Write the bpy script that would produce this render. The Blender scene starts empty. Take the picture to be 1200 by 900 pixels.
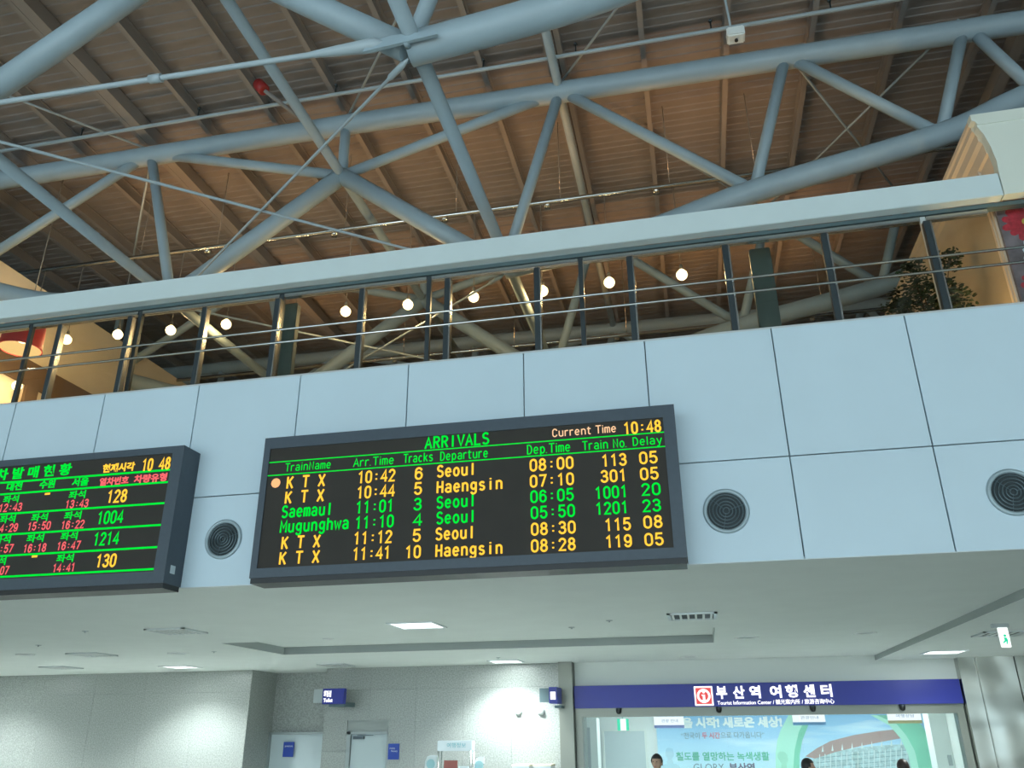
import bpy, bmesh, math, random
from mathutils import Vector, Matrix
random.seed(7)
PI = math.pi
S = bpy.context.scene
COL = S.collection

# ------------------------------------------------------------------ camera, world, exposure
F = Vector((-0.194, 0.899, 0.392)); R = Vector((0.977, 0.213, -0.007)); U = Vector((0.09, -0.382, 0.92))
_f, _p, _r, _y = 958.256582, 0.403203459, -0.00760205842, -0.212050172
F = Vector((math.sin(_y)*math.cos(_p), math.cos(_y)*math.cos(_p), math.sin(_p)))
R0 = Vector((math.cos(_y), -math.sin(_y), 0)); U0 = R0.cross(F)
R = R0*math.cos(_r)+U0*math.sin(_r); U = -R0*math.sin(_r)+U0*math.cos(_r)
CAMP = Vector((0, 0, 2.2))
cd = bpy.data.cameras.new('camera'); cam = bpy.data.objects.new('camera', cd); COL.objects.link(cam)
cd.sensor_width = 36; cd.lens = _f/1200*36; cd.clip_start = 0.05; cd.clip_end = 200
M = Matrix((R, U, -F)).transposed().to_4x4(); M.translation = CAMP
cam.matrix_world = M
S.camera = cam
S.view_settings.view_transform = 'Standard'; S.view_settings.look = 'None'
S.view_settings.gamma = 1; S.view_settings.use_curve_mapping = False
S.view_settings.exposure = 0.0
W = bpy.data.worlds.new('world'); S.world = W; W.use_nodes = True
W.node_tree.nodes['Background'].inputs[0].default_value = (0.66, 0.87, 0.99, 1)
W.node_tree.nodes['Background'].inputs[1].default_value = 3.6

sd_ = bpy.data.lights.new('sun', 'SUN'); sd_.energy = 7.0; sd_.angle = 0.03; sd_.color = (1.0, 0.97, 0.90)
sun = bpy.data.objects.new('sun', sd_); COL.objects.link(sun); sun.location = (0, -30, 20)
sun.rotation_euler = Vector((0.15, math.cos(math.radians(27)), -math.sin(math.radians(27)))).to_track_quat('-Z', 'Y').to_euler()

# survey helpers: a sight line through a photo point meets a plane of the building
def ray(px, py): return F + R*((px-600)/_f) - U*((py-450)/_f)
def onY(px, py, Y): d = ray(px, py); return CAMP + d*(Y/d.y)
def onZ(px, py, Z): d = ray(px, py); return CAMP + d*((Z-2.2)/d.z)

# ------------------------------------------------------------------ materials
def mat(name, col, rough=0.5, metal=0.0, noise=0.0, nscale=20, bump=0.0, bscale=40, spec=None):
    m = bpy.data.materials.new(name); m.use_nodes = True
    nt = m.node_tree; b = nt.nodes['Principled BSDF']
    b.inputs['Base Color'].default_value = (*col, 1); b.inputs['Roughness'].default_value = rough
    b.inputs['Metallic'].default_value = metal
    if spec is not None: b.inputs['Specular IOR Level'].default_value = spec
    if noise > 0 or bump > 0:
        tc = nt.nodes.new('ShaderNodeTexCoord')
    if noise > 0:
        n = nt.nodes.new('ShaderNodeTexNoise'); n.inputs['Scale'].default_value = nscale; n.inputs['Detail'].default_value = 5
        nt.links.new(tc.outputs['Object'], n.inputs['Vector'])
        r = nt.nodes.new('ShaderNodeValToRGB')
        r.color_ramp.elements[0].position = 0.3; r.color_ramp.elements[1].position = 0.7
        r.color_ramp.elements[0].color = (*[c*(1-noise) for c in col], 1); r.color_ramp.elements[1].color = (*[min(1, c*(1+noise)) for c in col], 1)
        nt.links.new(n.outputs['Fac'], r.inputs['Fac']); nt.links.new(r.outputs['Color'], b.inputs['Base Color'])
    if bump > 0:
        n2 = nt.nodes.new('ShaderNodeTexNoise'); n2.inputs['Scale'].default_value = bscale
        nt.links.new(tc.outputs['Object'], n2.inputs['Vector'])
        bp = nt.nodes.new('ShaderNodeBump'); bp.inputs['Strength'].default_value = bump
        nt.links.new(n2.outputs['Fac'], bp.inputs['Height']); nt.links.new(bp.outputs['Normal'], b.inputs['Normal'])
    return m
def emit(name, col, s=1.0):
    m = bpy.data.materials.new(name); m.use_nodes = True; nt = m.node_tree
    nt.nodes.clear(); e = nt.nodes.new('ShaderNodeEmission'); o = nt.nodes.new('ShaderNodeOutputMaterial')
    e.inputs[0].default_value = (*col, 1); e.inputs[1].default_value = s
    nt.links.new(e.outputs[0], o.inputs[0]); return m
def glass(name, tint, refl=1.0):
    m = bpy.data.materials.new(name); m.use_nodes = True; nt = m.node_tree
    nt.nodes.clear(); t = nt.nodes.new('ShaderNodeBsdfTransparent'); g = nt.nodes.new('ShaderNodeBsdfGlossy')
    t.inputs[0].default_value = (*tint, 1); g.inputs[0].default_value = (0.9*refl, 0.95*refl, 0.95*refl, 1); g.inputs['Roughness'].default_value = 0.02
    fr = nt.nodes.new('ShaderNodeFresnel'); fr.inputs[0].default_value = 1.45
    mx = nt.nodes.new('ShaderNodeMixShader'); o = nt.nodes.new('ShaderNodeOutputMaterial')
    gm = nt.nodes.new('ShaderNodeNewGeometry'); iv = nt.nodes.new('ShaderNodeMath'); iv.operation = 'SUBTRACT'; iv.inputs[0].default_value = 1; nt.links.new(gm.outputs['Backfacing'], iv.inputs[1])
    mu_ = nt.nodes.new('ShaderNodeMath'); mu_.operation = 'MULTIPLY'; nt.links.new(fr.outputs[0], mu_.inputs[0]); nt.links.new(iv.outputs[0], mu_.inputs[1]); nt.links.new(mu_.outputs[0], mx.inputs[0]); nt.links.new(t.outputs[0], mx.inputs[1]); nt.links.new(g.outputs[0], mx.inputs[2])
    nt.links.new(mx.outputs[0], o.inputs[0]); return m

m_panel = mat('blue_white_panel', (0.60, 0.74, 0.82), 0.35, noise=0.02, nscale=1.5)
m_joint = mat('joint_grey', (0.16, 0.21, 0.24), 0.7)
m_beam = mat('beam_white', (0.62, 0.72, 0.73), 0.5, noise=0.02, nscale=3)
m_ceil = mat('ceiling_plaster', (0.74, 0.79, 0.76), 0.8, noise=0.02, nscale=2)
m_tube = mat('tube_paint', (0.30, 0.39, 0.44), 0.45, noise=0.04, nscale=4)
m_tie = mat('tie_paint', (0.36, 0.44, 0.48), 0.4)
m_deck = mat('roof_deck', (0.22, 0.205, 0.195), 0.6, noise=0.10, nscale=2.5)
m_deckrib = m_deck
m_purlin = mat('purlin_paint', (0.24, 0.23, 0.22), 0.5)
m_frame = mat('board_case', (0.060, 0.082, 0.105), 0.45, noise=0.05)
m_screen = mat('led_screen', (0.030, 0.026, 0.020), 0.7, noise=0.1, nscale=3)
m_chrome = mat('stainless_steel', (0.55, 0.58, 0.58), 0.2, 1.0)
m_dsteel = mat('dark_steel_post', (0.07, 0.09, 0.10), 0.3, 0.6)
m_col = mat('grey_green_steel', (0.10, 0.15, 0.16), 0.4, 0.3)
m_granite = mat('granite', (0.34, 0.36, 0.34), 0.26, noise=0.24, nscale=38, spec=0.4)
m_granjoint = mat('granite_joint', (0.34, 0.37, 0.36), 0.7)
m_floor = mat('floor_stone', (0.72, 0.73, 0.70), 0.35, noise=0.05, nscale=1)
m_white = mat('white_paint', (0.80, 0.84, 0.82), 0.6)
m_wallwhite = mat('white_wall', (0.78, 0.82, 0.78), 0.7)
m_door = mat('grey_door', (0.52, 0.60, 0.62), 0.5)
m_doorframe = mat('door_frame_grey', (0.33, 0.37, 0.37), 0.4, 0.3)
m_navy = mat('navy_sign', (0.018, 0.028, 0.30), 0.35)
m_navyplate = mat('blue_plate', (0.02, 0.06, 0.36), 0.5)
m_lit = emit('lit_white', (1, 1, 1), 1.6)
m_fix = emit('light_panel', (0.93, 1.0, 0.98), 2.2)
m_green = emit('led_green', (0.0, 0.86, 0.05), 1.0)
m_amber = emit('led_amber', (1.0, 0.56, 0.05), 1.3)
m_peach = emit('led_peach', (1.0, 0.62, 0.35), 1.1)
m_redled = emit('led_red', (1.0, 0.16, 0.17), 1.0)
m_orangeled = emit('led_orange', (1.0, 0.45, 0.2), 1.3)
m_bulb = emit('warm_bulb', (1.0, 0.80, 0.45), 6.0)
m_bulblens = emit('warm_lens', (1.0, 0.72, 0.35), 4.0)
m_wire = mat('cord', (0.30, 0.27, 0.22), 0.5)
m_cream = mat('cream_plaster', (0.80, 0.72, 0.56), 0.8, noise=0.05, nscale=2)
m_band = mat('brown_band', (0.15, 0.10, 0.06), 0.6)
m_cornice = mat('cornice_cream', (0.70, 0.74, 0.66), 0.6)
m_peachwall = mat('peach_plaster', (0.66, 0.55, 0.42), 0.8, noise=0.08, nscale=1.5)
m_redshade = mat('red_shade', (0.42, 0.03, 0.03), 0.7)
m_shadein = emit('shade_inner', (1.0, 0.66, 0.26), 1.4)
m_black = mat('black_plastic', (0.012, 0.013, 0.014), 0.4)
m_grey = mat('grey_plastic', (0.42, 0.47, 0.48), 0.5)
m_lgrey = mat('light_grey_metal', (0.60, 0.65, 0.66), 0.35, 0.4)
m_vent = mat('vent_metal', (0.13, 0.18, 0.20), 0.3, 0.6)
m_ventdark = mat('vent_dark', (0.02, 0.035, 0.04), 0.6)
m_rim = mat('vent_rim', (0.36, 0.46, 0.50), 0.4, 0.2)
m_leaf = mat('leaf', (0.025, 0.05, 0.022), 0.5, noise=0.3, nscale=8)
m_stem = mat('stem', (0.10, 0.06, 0.03), 0.8)
m_glass = glass('tinted_glass', (0.84, 0.84, 0.80))
m_glass2 = glass('clear_glass', (0.93, 0.97, 0.96))
m_wavy = mat('polished_steel', (0.30, 0.32, 0.30), 0.16, 1.0, bump=0.35, bscale=0.9)
m_lintel = mat('dull_steel', (0.20, 0.21, 0.18), 0.35, 0.6)
m_pillar = mat('wavy_steel', (0.42, 0.43, 0.39), 0.24, 1.0, bump=0.6, bscale=0.55)
for _n in m_pillar.node_tree.nodes:
    if _n.type == 'BUMP': _n.inputs['Distance'].default_value = 0.25
m_red = mat('alarm_red', (0.30, 0.02, 0.02), 0.4)
m_iconred = emit('icon_red', (0.85, 0.12, 0.12), 1.0)
m_exit = emit('exit_green', (0.02, 0.75, 0.42), 1.0)
m_exitw = emit('exit_white', (0.9, 1.0, 0.95), 1.3)

# ------------------------------------------------------------------ mesh helpers
def link(o, parent=None):
    COL.objects.link(o)
    if parent is not None: o.parent = parent
    return o
def tag(o, label=None, cat=None, group=None, kind=None):
    if label: o['label'] = label
    if cat: o['category'] = cat
    if group: o['group'] = group
    if kind: o['kind'] = kind
    return o
def empty(name, loc=(0, 0, 0), label=None, cat=None, group=None, kind=None):
    o = bpy.data.objects.new(name, None); o.location = loc; o.empty_display_size = 0.1
    link(o); return tag(o, label, cat, group, kind)
def build(name, bm, m, parent=None, smooth=False, loc=None):
    """parent empties sit at loc; mesh is given in world space and shifted into the parent's frame"""
    bmesh.ops.recalc_face_normals(bm, faces=bm.faces)
    me = bpy.data.meshes.new(name)
    if smooth:
        for f in bm.faces: f.smooth = True
    bm.to_mesh(me); bm.free(); 
    for mm in (m if isinstance(m, (list, tuple)) else [m]): me.materials.append(mm)
    o = bpy.data.objects.new(name, me)
    if parent is not None:
        off = Vector((0, 0, 0)); q = parent
        while q is not None: off += q.location; q = q.parent
        me.transform(Matrix.Translation(-off))
        link(o, parent)
    else:
        if loc is not None:
            me.transform(Matrix.Translation(-Vector(loc))); o.location = loc
        link(o)
    return o
def box(bm, x0, x1, y0, y1, z0, z1, mi=0):
    v = [bm.verts.new(p) for p in ((x0,y0,z0),(x1,y0,z0),(x1,y1,z0),(x0,y1,z0),(x0,y0,z1),(x1,y0,z1),(x1,y1,z1),(x0,y1,z1))]
    for f in ((0,3,2,1),(4,5,6,7),(0,1,5,4),(1,2,6,5),(2,3,7,6),(3,0,4,7)):
        bm.faces.new([v[i] for i in f]).material_index = mi
def B(x0, x1, y0, y1, z0, z1, bev=0.0):
    bm = bmesh.new(); box(bm, x0, x1, y0, y1, z0, z1)
    if bev: bmesh.ops.bevel(bm, geom=bm.edges[:], offset=bev, segments=2, affect='EDGES')
    return bm
def tube(bm, pts, r, n=16, cap=True, mi=0):
    pts = [Vector(p) for p in pts]; rr = r if isinstance(r, (list, tuple)) else [r]*len(pts)
    rings = []; up = None
    for i, p in enumerate(pts):
        d = (pts[min(i+1, len(pts)-1)] - pts[max(i-1, 0)]).normalized()
        a = Vector((0, 0, 1)) if abs(d.z) < 0.95 else Vector((1, 0, 0))
        if up is not None: a = up
        s = d.cross(a).normalized(); t = s.cross(d).normalized(); up = t
        rings.append([bm.verts.new(p + (s*math.cos(2*PI*k/n) + t*math.sin(2*PI*k/n))*rr[i]) for k in range(n)])
    for a, b in zip(rings, rings[1:]):
        for k in range(n):
            f = bm.faces.new((a[k], a[(k+1) % n], b[(k+1) % n], b[k])); f.smooth = True; f.material_index = mi
    if cap:
        for q in (rings[0][::-1], rings[-1]):
            bm.faces.new(q).material_index = mi
    return bm
def T(pts, r, n=16): return tube(bmesh.new(), pts, r, n)
def lathe(bm, c, prof, axis='Z', n=32, mi=0):
    """profile of (radius, height) turned about an axis through c"""
    c = Vector(c); rings = []
    def P(r, h, a):
        if axis == 'Z': return c + Vector((r*math.cos(a), r*math.sin(a), h))
        if axis == 'Y': return c + Vector((r*math.cos(a), h, r*math.sin(a)))
        return c + Vector((h, r*math.cos(a), r*math.sin(a)))
    for r, h in prof:
        if r < 1e-6: rings.append([bm.verts.new(P(0, h, 0))])
        else: rings.append([bm.verts.new(P(r, h, 2*PI*k/n)) for k in range(n)])
    for a, b in zip(rings, rings[1:]):
        for k in range(n):
            if len(a) == 1 and len(b) == 1: continue
            if len(a) == 1: f = bm.faces.new((a[0], b[(k+1) % n], b[k]))
            elif len(b) == 1: f = bm.faces.new((a[k], a[(k+1) % n], b[0]))
            else: f = bm.faces.new((a[k], a[(k+1) % n], b[(k+1) % n], b[k]))
            f.smooth = True; f.material_index = mi
    return bm
def prism(bm, poly, y0, y1, mi=0):
    a = [bm.verts.new((x, y0, z)) for x, z in poly]; b = [bm.verts.new((x, y1, z)) for x, z in poly]
    n = len(poly); bm.faces.new(a).material_index = mi; bm.faces.new(b[::-1]).material_index = mi
    for i in range(n):
        bm.faces.new((a[i], b[i], b[(i+1) % n], a[(i+1) % n])).material_index = mi
    return bm
_dg = []
def text_bm(s, bold=0.0, depth=0.0):
    cu = bpy.data.curves.new('t', 'FONT'); cu.body = s; cu.size = 1; cu.offset = bold; cu.extrude = depth; cu.resolution_u = 2
    o = bpy.data.objects.new('t', cu); COL.objects.link(o)
    dg = bpy.context.evaluated_depsgraph_get(); dg.update()
    me = bpy.data.meshes.new_from_object(o.evaluated_get(dg))
    bm = bmesh.new(); bm.from_mesh(me)
    bpy.data.objects.remove(o); bpy.data.curves.remove(cu); bpy.data.meshes.remove(me)
    return bm
def text(name, s, x0, x1, z0, h, Y, m, parent, bold=0.0, desc=True, depth=0.004, fit=True):
    """lettering on a plane facing -Y: spans x0..x1, baseline z0, capital height h"""
    bm = text_bm(s, bold, 0.02)
    xs = [v.co.x for v in bm.verts]; ys = [v.co.y for v in bm.verts]
    if not xs: bm.free(); return None
    hang = any(ord(c) > 0x1100 for c in s)
    lo = min(ys) if hang or not fit else 0.0
    hi = max(ys) if hang else 0.70
    sx = (x1-x0)/(max(xs)-min(xs)); sz = h/(hi-lo); mx = min(xs)
    for v in bm.verts:
        x, y, z = v.co
        v.co = Vector((x0+(x-mx)*sx, Y-(z+0.02)/0.04*depth, z0+(y-lo)*sz))
    return tag(build(name, bm, m, parent), kind='stuff')


# stroke alphabet of the LED boards: polylines on a 4 x 7 cell
def arc(cx, cy, rx, ry, a0, a1, n=6): return [(cx+rx*math.cos(math.radians(a0+(a1-a0)*k/n)), cy+ry*math.sin(math.radians(a0+(a1-a0)*k/n))) for k in range(n+1)]
G = {
 '0': [arc(2,5,1.7,2,180,0,8)+arc(2,2,1.7,2,0,-180,8)+[(0.3,5)]], '1': [[(0.8,5.6),(2.2,7),(2.2,0)]],
 '2': [arc(2,5.2,1.7,1.8,170,-20,8)+[(0.3,0),(3.8,0)]], '3': [arc(1.9,5.3,1.6,1.7,160,-80,8)+[(1.4,3.65)], [(1.4,3.65)]+arc(1.9,1.85,1.8,1.85,80,-165,8)],
 '4': [[(3,0),(3,7),(0.1,2),(4,2)]], '5': [[(3.6,7),(0.8,7),(0.5,4)]+arc(2,2.2,1.75,2.2,120,-160,9)],
 '6': [arc(2,5,1.6,2,20,180,6)+[(0.3,2.2)]+arc(2,2.2,1.7,2.2,180,540,14)], '7': [[(0.3,7),(3.8,7),(1.5,0)]],
 '8': [arc(2,5.35,1.45,1.65,0,360,12), arc(2,1.85,1.7,1.85,0,360,12)], '9': [arc(2,4.8,1.7,2.2,0,360,14), [(3.7,4.8),(3.7,2)]+arc(2,2,1.7,2,0,-160,6)],
 ':': [[(2,5.0),(2,4.6)],[(2,2.0),(2,1.6)]], '.': [[(1.4,0.2),(1.4,0)]], '-': [[(0.4,3.5),(3.6,3.5)]],
 'A': [[(0,0),(2,7),(4,0)],[(0.7,2.4),(3.3,2.4)]], 'R': [[(0.4,0),(0.4,7),(2,7)]+arc(2,5.3,1.7,1.7,90,-90,8)+[(0.4,3.6)],[(2,3.6),(3.8,0)]],
 'I': [[(2,0),(2,7)]], 'V': [[(0,7),(2,0),(4,7)]], 'L': [[(0.5,7),(0.5,0),(3.8,0)]],
 'S': [arc(2,5.3,1.6,1.7,30,230,8)+[(2.6,3.5)]+arc(2,1.8,1.75,1.8,50,-150,8)], 'C': [arc(2,5,1.7,2,15,180,7)+arc(2,2,1.7,2,180,345,7)],
 'T': [[(0,7),(4,7)],[(2,7),(2,0)]], 'N': [[(0.4,0),(0.4,7),(3.6,0),(3.6,7)]], 'D': [[(0.4,0),(0.4,7),(1.7,7)]+arc(1.7,3.5,2,3.5,90,-90,10)+[(0.4,0)]],
 'H': [[(0.4,0),(0.4,7)],[(3.6,0),(3.6,7)],[(0.4,3.6),(3.6,3.6)]], 'K': [[(0.4,0),(0.4,7)],[(3.7,7),(0.4,2.8)],[(1.5,4.2),(3.8,0)]],
 'M': [[(0.1,0),(0.1,7),(2,2.6),(3.9,7),(3.9,0)]], 'X': [[(0.2,0),(3.8,7)],[(0.2,7),(3.8,0)]],
 'a': [arc(2,3.6,1.5,1.5,150,0,6)+[(3.5,0)], arc(2,1.4,1.6,1.35,60,330,9)], 'c': [arc(2.1,2.5,1.6,2.5,50,310,10)], 'e': [[(0.4,2.6),(3.6,2.6)]+arc(2,2.55,1.6,2.5,0,315,12)],
 'g': [arc(2,2.9,1.5,2.1,0,360,12), [(3.5,5),(3.5,-0.6)]+arc(2,-0.6,1.5,1.4,0,-160,6)], 'h': [[(0.5,7),(0.5,0)], arc(2,3.4,1.5,1.6,180,0,7)+[(3.5,0)]],
 'i': [[(2,5),(2,0)],[(2,6.8),(2,6.5)]], 'k': [[(0.5,7),(0.5,0)],[(3.4,5),(0.5,2.2)],[(1.5,3.1),(3.6,0)]], 'l': [[(2,7),(2,0)]],
 'm': [[(0.1,5),(0.1,0)], arc(1.05,3.9,0.95,1.1,180,0,5)+[(2,0)], arc(2.95,3.9,0.95,1.1,180,0,5)+[(3.9,0)]], 'n': [[(0.5,5),(0.5,0)], arc(2,3.4,1.5,1.6,180,0,7)+[(3.5,0)]],
 'o': [arc(2,2.5,1.6,2.5,0,360,14)], 'p': [[(0.5,5),(0.5,-2)], arc(2,2.5,1.5,2.5,0,360,12)], 'r': [[(0.8,5),(0.8,0)], arc(2.4,3.2,1.6,1.8,180,60,5)],
 's': [arc(2,3.8,1.3,1.2,30,230,6)+[(2.4,2.5)]+arc(2,1.3,1.4,1.3,50,-150,6)], 't': [[(1.6,6.6),(1.6,1)]+arc(2.6,1,1,1,180,300,4),[(0.5,5),(3.2,5)]],
 'u': [[(0.5,5),(0.5,1.6)]+arc(2,1.6,1.5,1.6,180,360,7)+[(3.5,1.6)],[(3.5,5),(3.5,0)]], 'w': [[(0,5),(1,0),(2,4),(3,0),(4,5)]], 'y': [[(0.3,5),(2,0.4)],[(3.7,5),(1.6,-1.8),(0.5,-1.8)]],
}
NARROW = {'i': 2.2, 'l': 2.2, 'I': 2.6, '.': 2.2, ':': 3.0, 'r': 4.2, 't': 4.2, '1': 5.4}
def led_text(name, s, x0, x1, z0, h, Y, m, parent, wt=0.95, mono=True):
    adv = []; pos = []; x = 0.0
    for c in s:
        w = 5.4 if mono else (3.0 if c == ' ' else NARROW.get(c, 5.2))
        pos.append(x+(w-5.2)/2); x += w
    tot = x-1.2; sx = (x1-x0)/tot; sz = h/7.0; tx_ = wt*sz
    bm = bmesh.new(); lay = 0
    for c, px in zip(s, pos):
        for pl in G.get(c, []):
            P = [Vector((x0+(px+u)*sx, z0+v*sz)) for u, v in pl]
            P = [q for i, q in enumerate(P) if i == 0 or (q-P[i-1]).length > 1e-4]
            hw = tx_*0.5
            Lf = []; Rt = []
            for i, q in enumerate(P):
                a = (P[i]-P[i-1]).normalized() if i > 0 and (P[i]-P[i-1]).length > 1e-9 else None
                b = (P[i+1]-P[i]).normalized() if i < len(P)-1 and (P[i+1]-P[i]).length > 1e-9 else None
                if a is None: a = b
                if b is None: b = a
                t_ = (a+b); t_ = t_.normalized() if t_.length > 0.2 else a
                n_ = Vector((-t_.y, t_.x)); k = min(1.6, 1/max(0.5, n_.dot(Vector((-a.y, a.x)))))
                if i == 0: q = q-b*hw*0.45
                if i == len(P)-1: q = q+a*hw*0.45
                Lf.append(bm.verts.new((q.x+n_.x*hw*k, Y-0.004, q.y+n_.y*hw*k))); Rt.append(bm.verts.new((q.x-n_.x*hw*k, Y-0.004, q.y-n_.y*hw*k)))
            for i in range(len(P)-1): bm.faces.new((Lf[i], Rt[i], Rt[i+1], Lf[i+1]))
    return tag(build(name, bm, m, parent), kind='stuff')

# ------------------------------------------------------------------ key levels
YF = 7.5; ZB = 3.567; ZM = 4.505; ZT = 5.813; ROOFZ = 10.85
# ------------------------------------------------------------------ floor, ceilings and far walls
tag(build('floor', B(-20, 12, -16, 24, -0.2, 0), m_floor), 'pale polished stone concourse floor below the frame', kind='structure')
def strip_wall(name, bm, m, lab): return tag(build(name, bm, m), lab, kind='structure')
strip_wall('wall_left', B(-20.3, -20, -16, 24, -0.2, 11.3), m_wallwhite, 'far side wall of the station hall on the left')
strip_wall('wall_right', B(12, 12.3, -16, 24, -0.2, 11.3), m_wallwhite, 'far side wall of the station hall on the right')
strip_wall('wall_sky_block', B(-20, 12, -16.3, -16, 7.5, 11.3), m_wallwhite, 'unseen wall above the glazed entrance side behind the viewer, added to block high sky light')  # added out of view so daylight enters only low, through the entrance opening
strip_wall('wall_back', B(-20, 12, 23.8, 24, -0.2, 11.3), m_wallwhite, 'end wall of the station hall behind the upper floor')

# lower ceiling, with a long coffer and a step down towards the right
cx0, cx1, cy0, cy1 = -7.55, 0.26, 12.5, 14.7
xs_ = 3.42
bm = bmesh.new()
box(bm, -20, cx0, YF+0.302, 22.5, ZB, ZB+0.3); box(bm, cx1, xs_, YF+0.302, 22.5, ZB, ZB+0.3)
box(bm, cx0, cx1, YF+0.302, cy0, ZB, ZB+0.3); box(bm, cx0, cx1, cy1, 22.5, ZB, ZB+0.3)
box(bm, cx0, cx1, cy0, cy1, ZB+0.13, ZB+0.3)
m_cofshade = mat('coffer_shade', (0.36, 0.40, 0.39), 0.8)  # shade inside the coffer put into the colour; also on the step face
ceil = tag(build('ceiling', bm, m_ceil), 'smooth grey lower concourse ceiling with a long shallow coffer', kind='structure')
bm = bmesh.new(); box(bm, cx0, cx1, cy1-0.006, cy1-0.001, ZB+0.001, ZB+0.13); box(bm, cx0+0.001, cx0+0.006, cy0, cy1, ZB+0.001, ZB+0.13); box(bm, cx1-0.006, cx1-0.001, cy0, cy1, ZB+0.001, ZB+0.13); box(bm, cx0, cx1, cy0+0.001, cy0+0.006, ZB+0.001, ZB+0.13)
build('coffer_shade_liner', bm, m_cofshade, ceil)  # thin added liner that carries the painted shade
tag(build('ceiling', B(xs_, 12, YF+0.302, 22.5, ZB-0.09, ZB+0.3), m_ceil), 'slightly lower strip of grey ceiling at the right', kind='structure')
# upper floor deck above it
tag(build('floor', B(-20, 12, YF+0.3, 22.5, ZB+0.3, 4.6), m_floor), 'upper floor slab behind the panelled front', kind='structure')

# panelled upper front, each panel a part
tag(build('trim_10', B(-20, 12, YF+0.035, YF+0.301, ZB, ZB+0.03), m_ceil), 'plaster edge of the lower ceiling behind the panelled front', kind='structure')
front = tag(build('wall_front', B(-20, 12, YF+0.035, YF+0.3, ZB+0.031, ZT-0.01), m_joint), 'panelled front of the upper floor in pale blue white cladding', kind='structure')
tops = [(19.3,472.7),(123.3,462.7),(234,450.7),(352.7,438.7),(479,425.7),(613.3,412.7),(755,399.3),(903.3,384.3),(1059.3,369.3)]
jx = [onY(a, b, YF).x for a, b in tops]
jx = [jx[0]-1.225*k for k in range(9, 0, -1)] + jx + [jx[-1]+1.225*k for k in range(1, 7)]
vents = [onY(262, 632, YF), onY(851, 599, YF), onY(1187, 577, YF)]
g = 0.006
for a, b in zip(jx, jx[1:]):
    for z0, z1 in ((ZM, ZT), (ZB, ZM)):
        bm = B(a+g, b-g, YF, YF+0.033, z0+g, z1-g, 0.002)
        build('panel', bm, m_panel, front)
tag(build('trim_1', B(-20, 12, YF-0.004, YF+0.0345, ZB-0.001, ZB+0.004), m_lgrey), 'thin grey edge strip under the panelled front', kind='structure')
# coping at the top of the panels
tag(build('trim_9', B(xs_-0.008, xs_, YF+0.09, 22.4, ZB-0.09, ZB), m_cofshade), 'darker grey face of the ceiling step at the right', kind='structure')
tag(build('trim_2', B(-20, 12, YF+0.0, YF+0.3, ZT-0.008, ZT+0.012), m_lgrey), 'slim metal coping on top of the panelled front', kind='structure')

# round air vents
vent_lab = ['round ringed air vent between the two departure boards', 'round ringed air vent just right of the arrivals board', 'round ringed air vent at the right edge of the panelled front']
for p, lb in zip(vents, vent_lab):
    t = empty('air_vent', (p.x, YF, p.z), lb, 'air vent', 'round air vents in the panelled front')
    c = (p.x, YF, p.z)
    build('rim', lathe(bmesh.new(), c, [(0.205,0.0),(0.205,-0.012),(0.19,-0.022),(0.172,-0.018),(0.168,-0.003)], 'Y', 40), m_rim, t)
    build('backing', lathe(bmesh.new(), c, [(0.17,-0.004),(0.0,-0.004)], 'Y', 40), m_ventdark, t)
    for r in (0.147, 0.116, 0.085, 0.056, 0.028):
        build('ring', lathe(bmesh.new(), c, [(r+0.005,-0.006),(r+0.005,-0.016),(r,-0.022),(r-0.004,-0.016),(r-0.004,-0.006)], 'Y', 32), m_vent, t)
    bm = bmesh.new()
    for a in (0.3, 0.3+2*PI/3, 0.3+4*PI/3):
        tube(bm, [(p.x+0.02*math.cos(a), YF-0.012, p.z+0.02*math.sin(a)), (p.x+0.168*math.cos(a), YF-0.012, p.z+0.168*math.sin(a))], 0.004, 6)
    build('spoke', bm, m_vent, t)

# white beam above the glazing
tag(build('beam', B(-20, 3.315, YF, YF+0.12, 7.0, 7.26, 0.006), m_beam), 'long white beam over the upper glazing', 'beam')
tag(build('trim_3', B(-20, 12, YF+0.122, YF+0.21, 6.955, 7.0), m_col), 'dark glazing channel under the white beam', kind='structure')

# ------------------------------------------------------------------ roof
roof = tag(build('roof', B(-20.3, 12.3, -16, 24, ROOFZ+0.27, ROOFZ+0.35), m_deck), 'profiled metal roof deck over the station hall', kind='structure')
pitch = 0.3
def strip_mesh():
    bm = bmesh.new()
    prof = [(0, 0.0), (0.05, 0.0), (0.065, 0.022), (0.165, 0.022), (0.18, 0.012), (0.285, 0.012), (0.3, 0.0)]
    L = 32.6
    rows = [[bm.verts.new((x, y, z)) for x in (0, L)] for y, z in prof]
    for a, b in zip(rows, rows[1:]): bm.faces.new((a[0], b[0], b[1], a[1]))
    me = bpy.data.meshes.new('deck_panel'); bm.to_mesh(me); bm.free(); me.materials.append(m_deck); return me
sm = strip_mesh()
yy = -4.0
while yy < 22.6:
    o = bpy.data.objects.new('deck_panel', sm); link(o, roof); o.location = (-20.3, yy, ROOFZ+0.215+random.uniform(0, 0.006)); yy += pitch
o = bpy.data.meshes.new('deck_near')
def ibeam(x, y0, y1, z0, h=0.20, w=0.075):
    bm = bmesh.new()
    box(bm, x-w/2, x+w/2, y0, y1, z0, z0+0.012); box(bm, x-w/2, x+w/2, y0, y1, z0+h-0.012, z0+h); box(bm, x-0.006, x+0.006, y0, y1, z0+0.012, z0+h-0.012)
    return bm
pme = None
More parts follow.
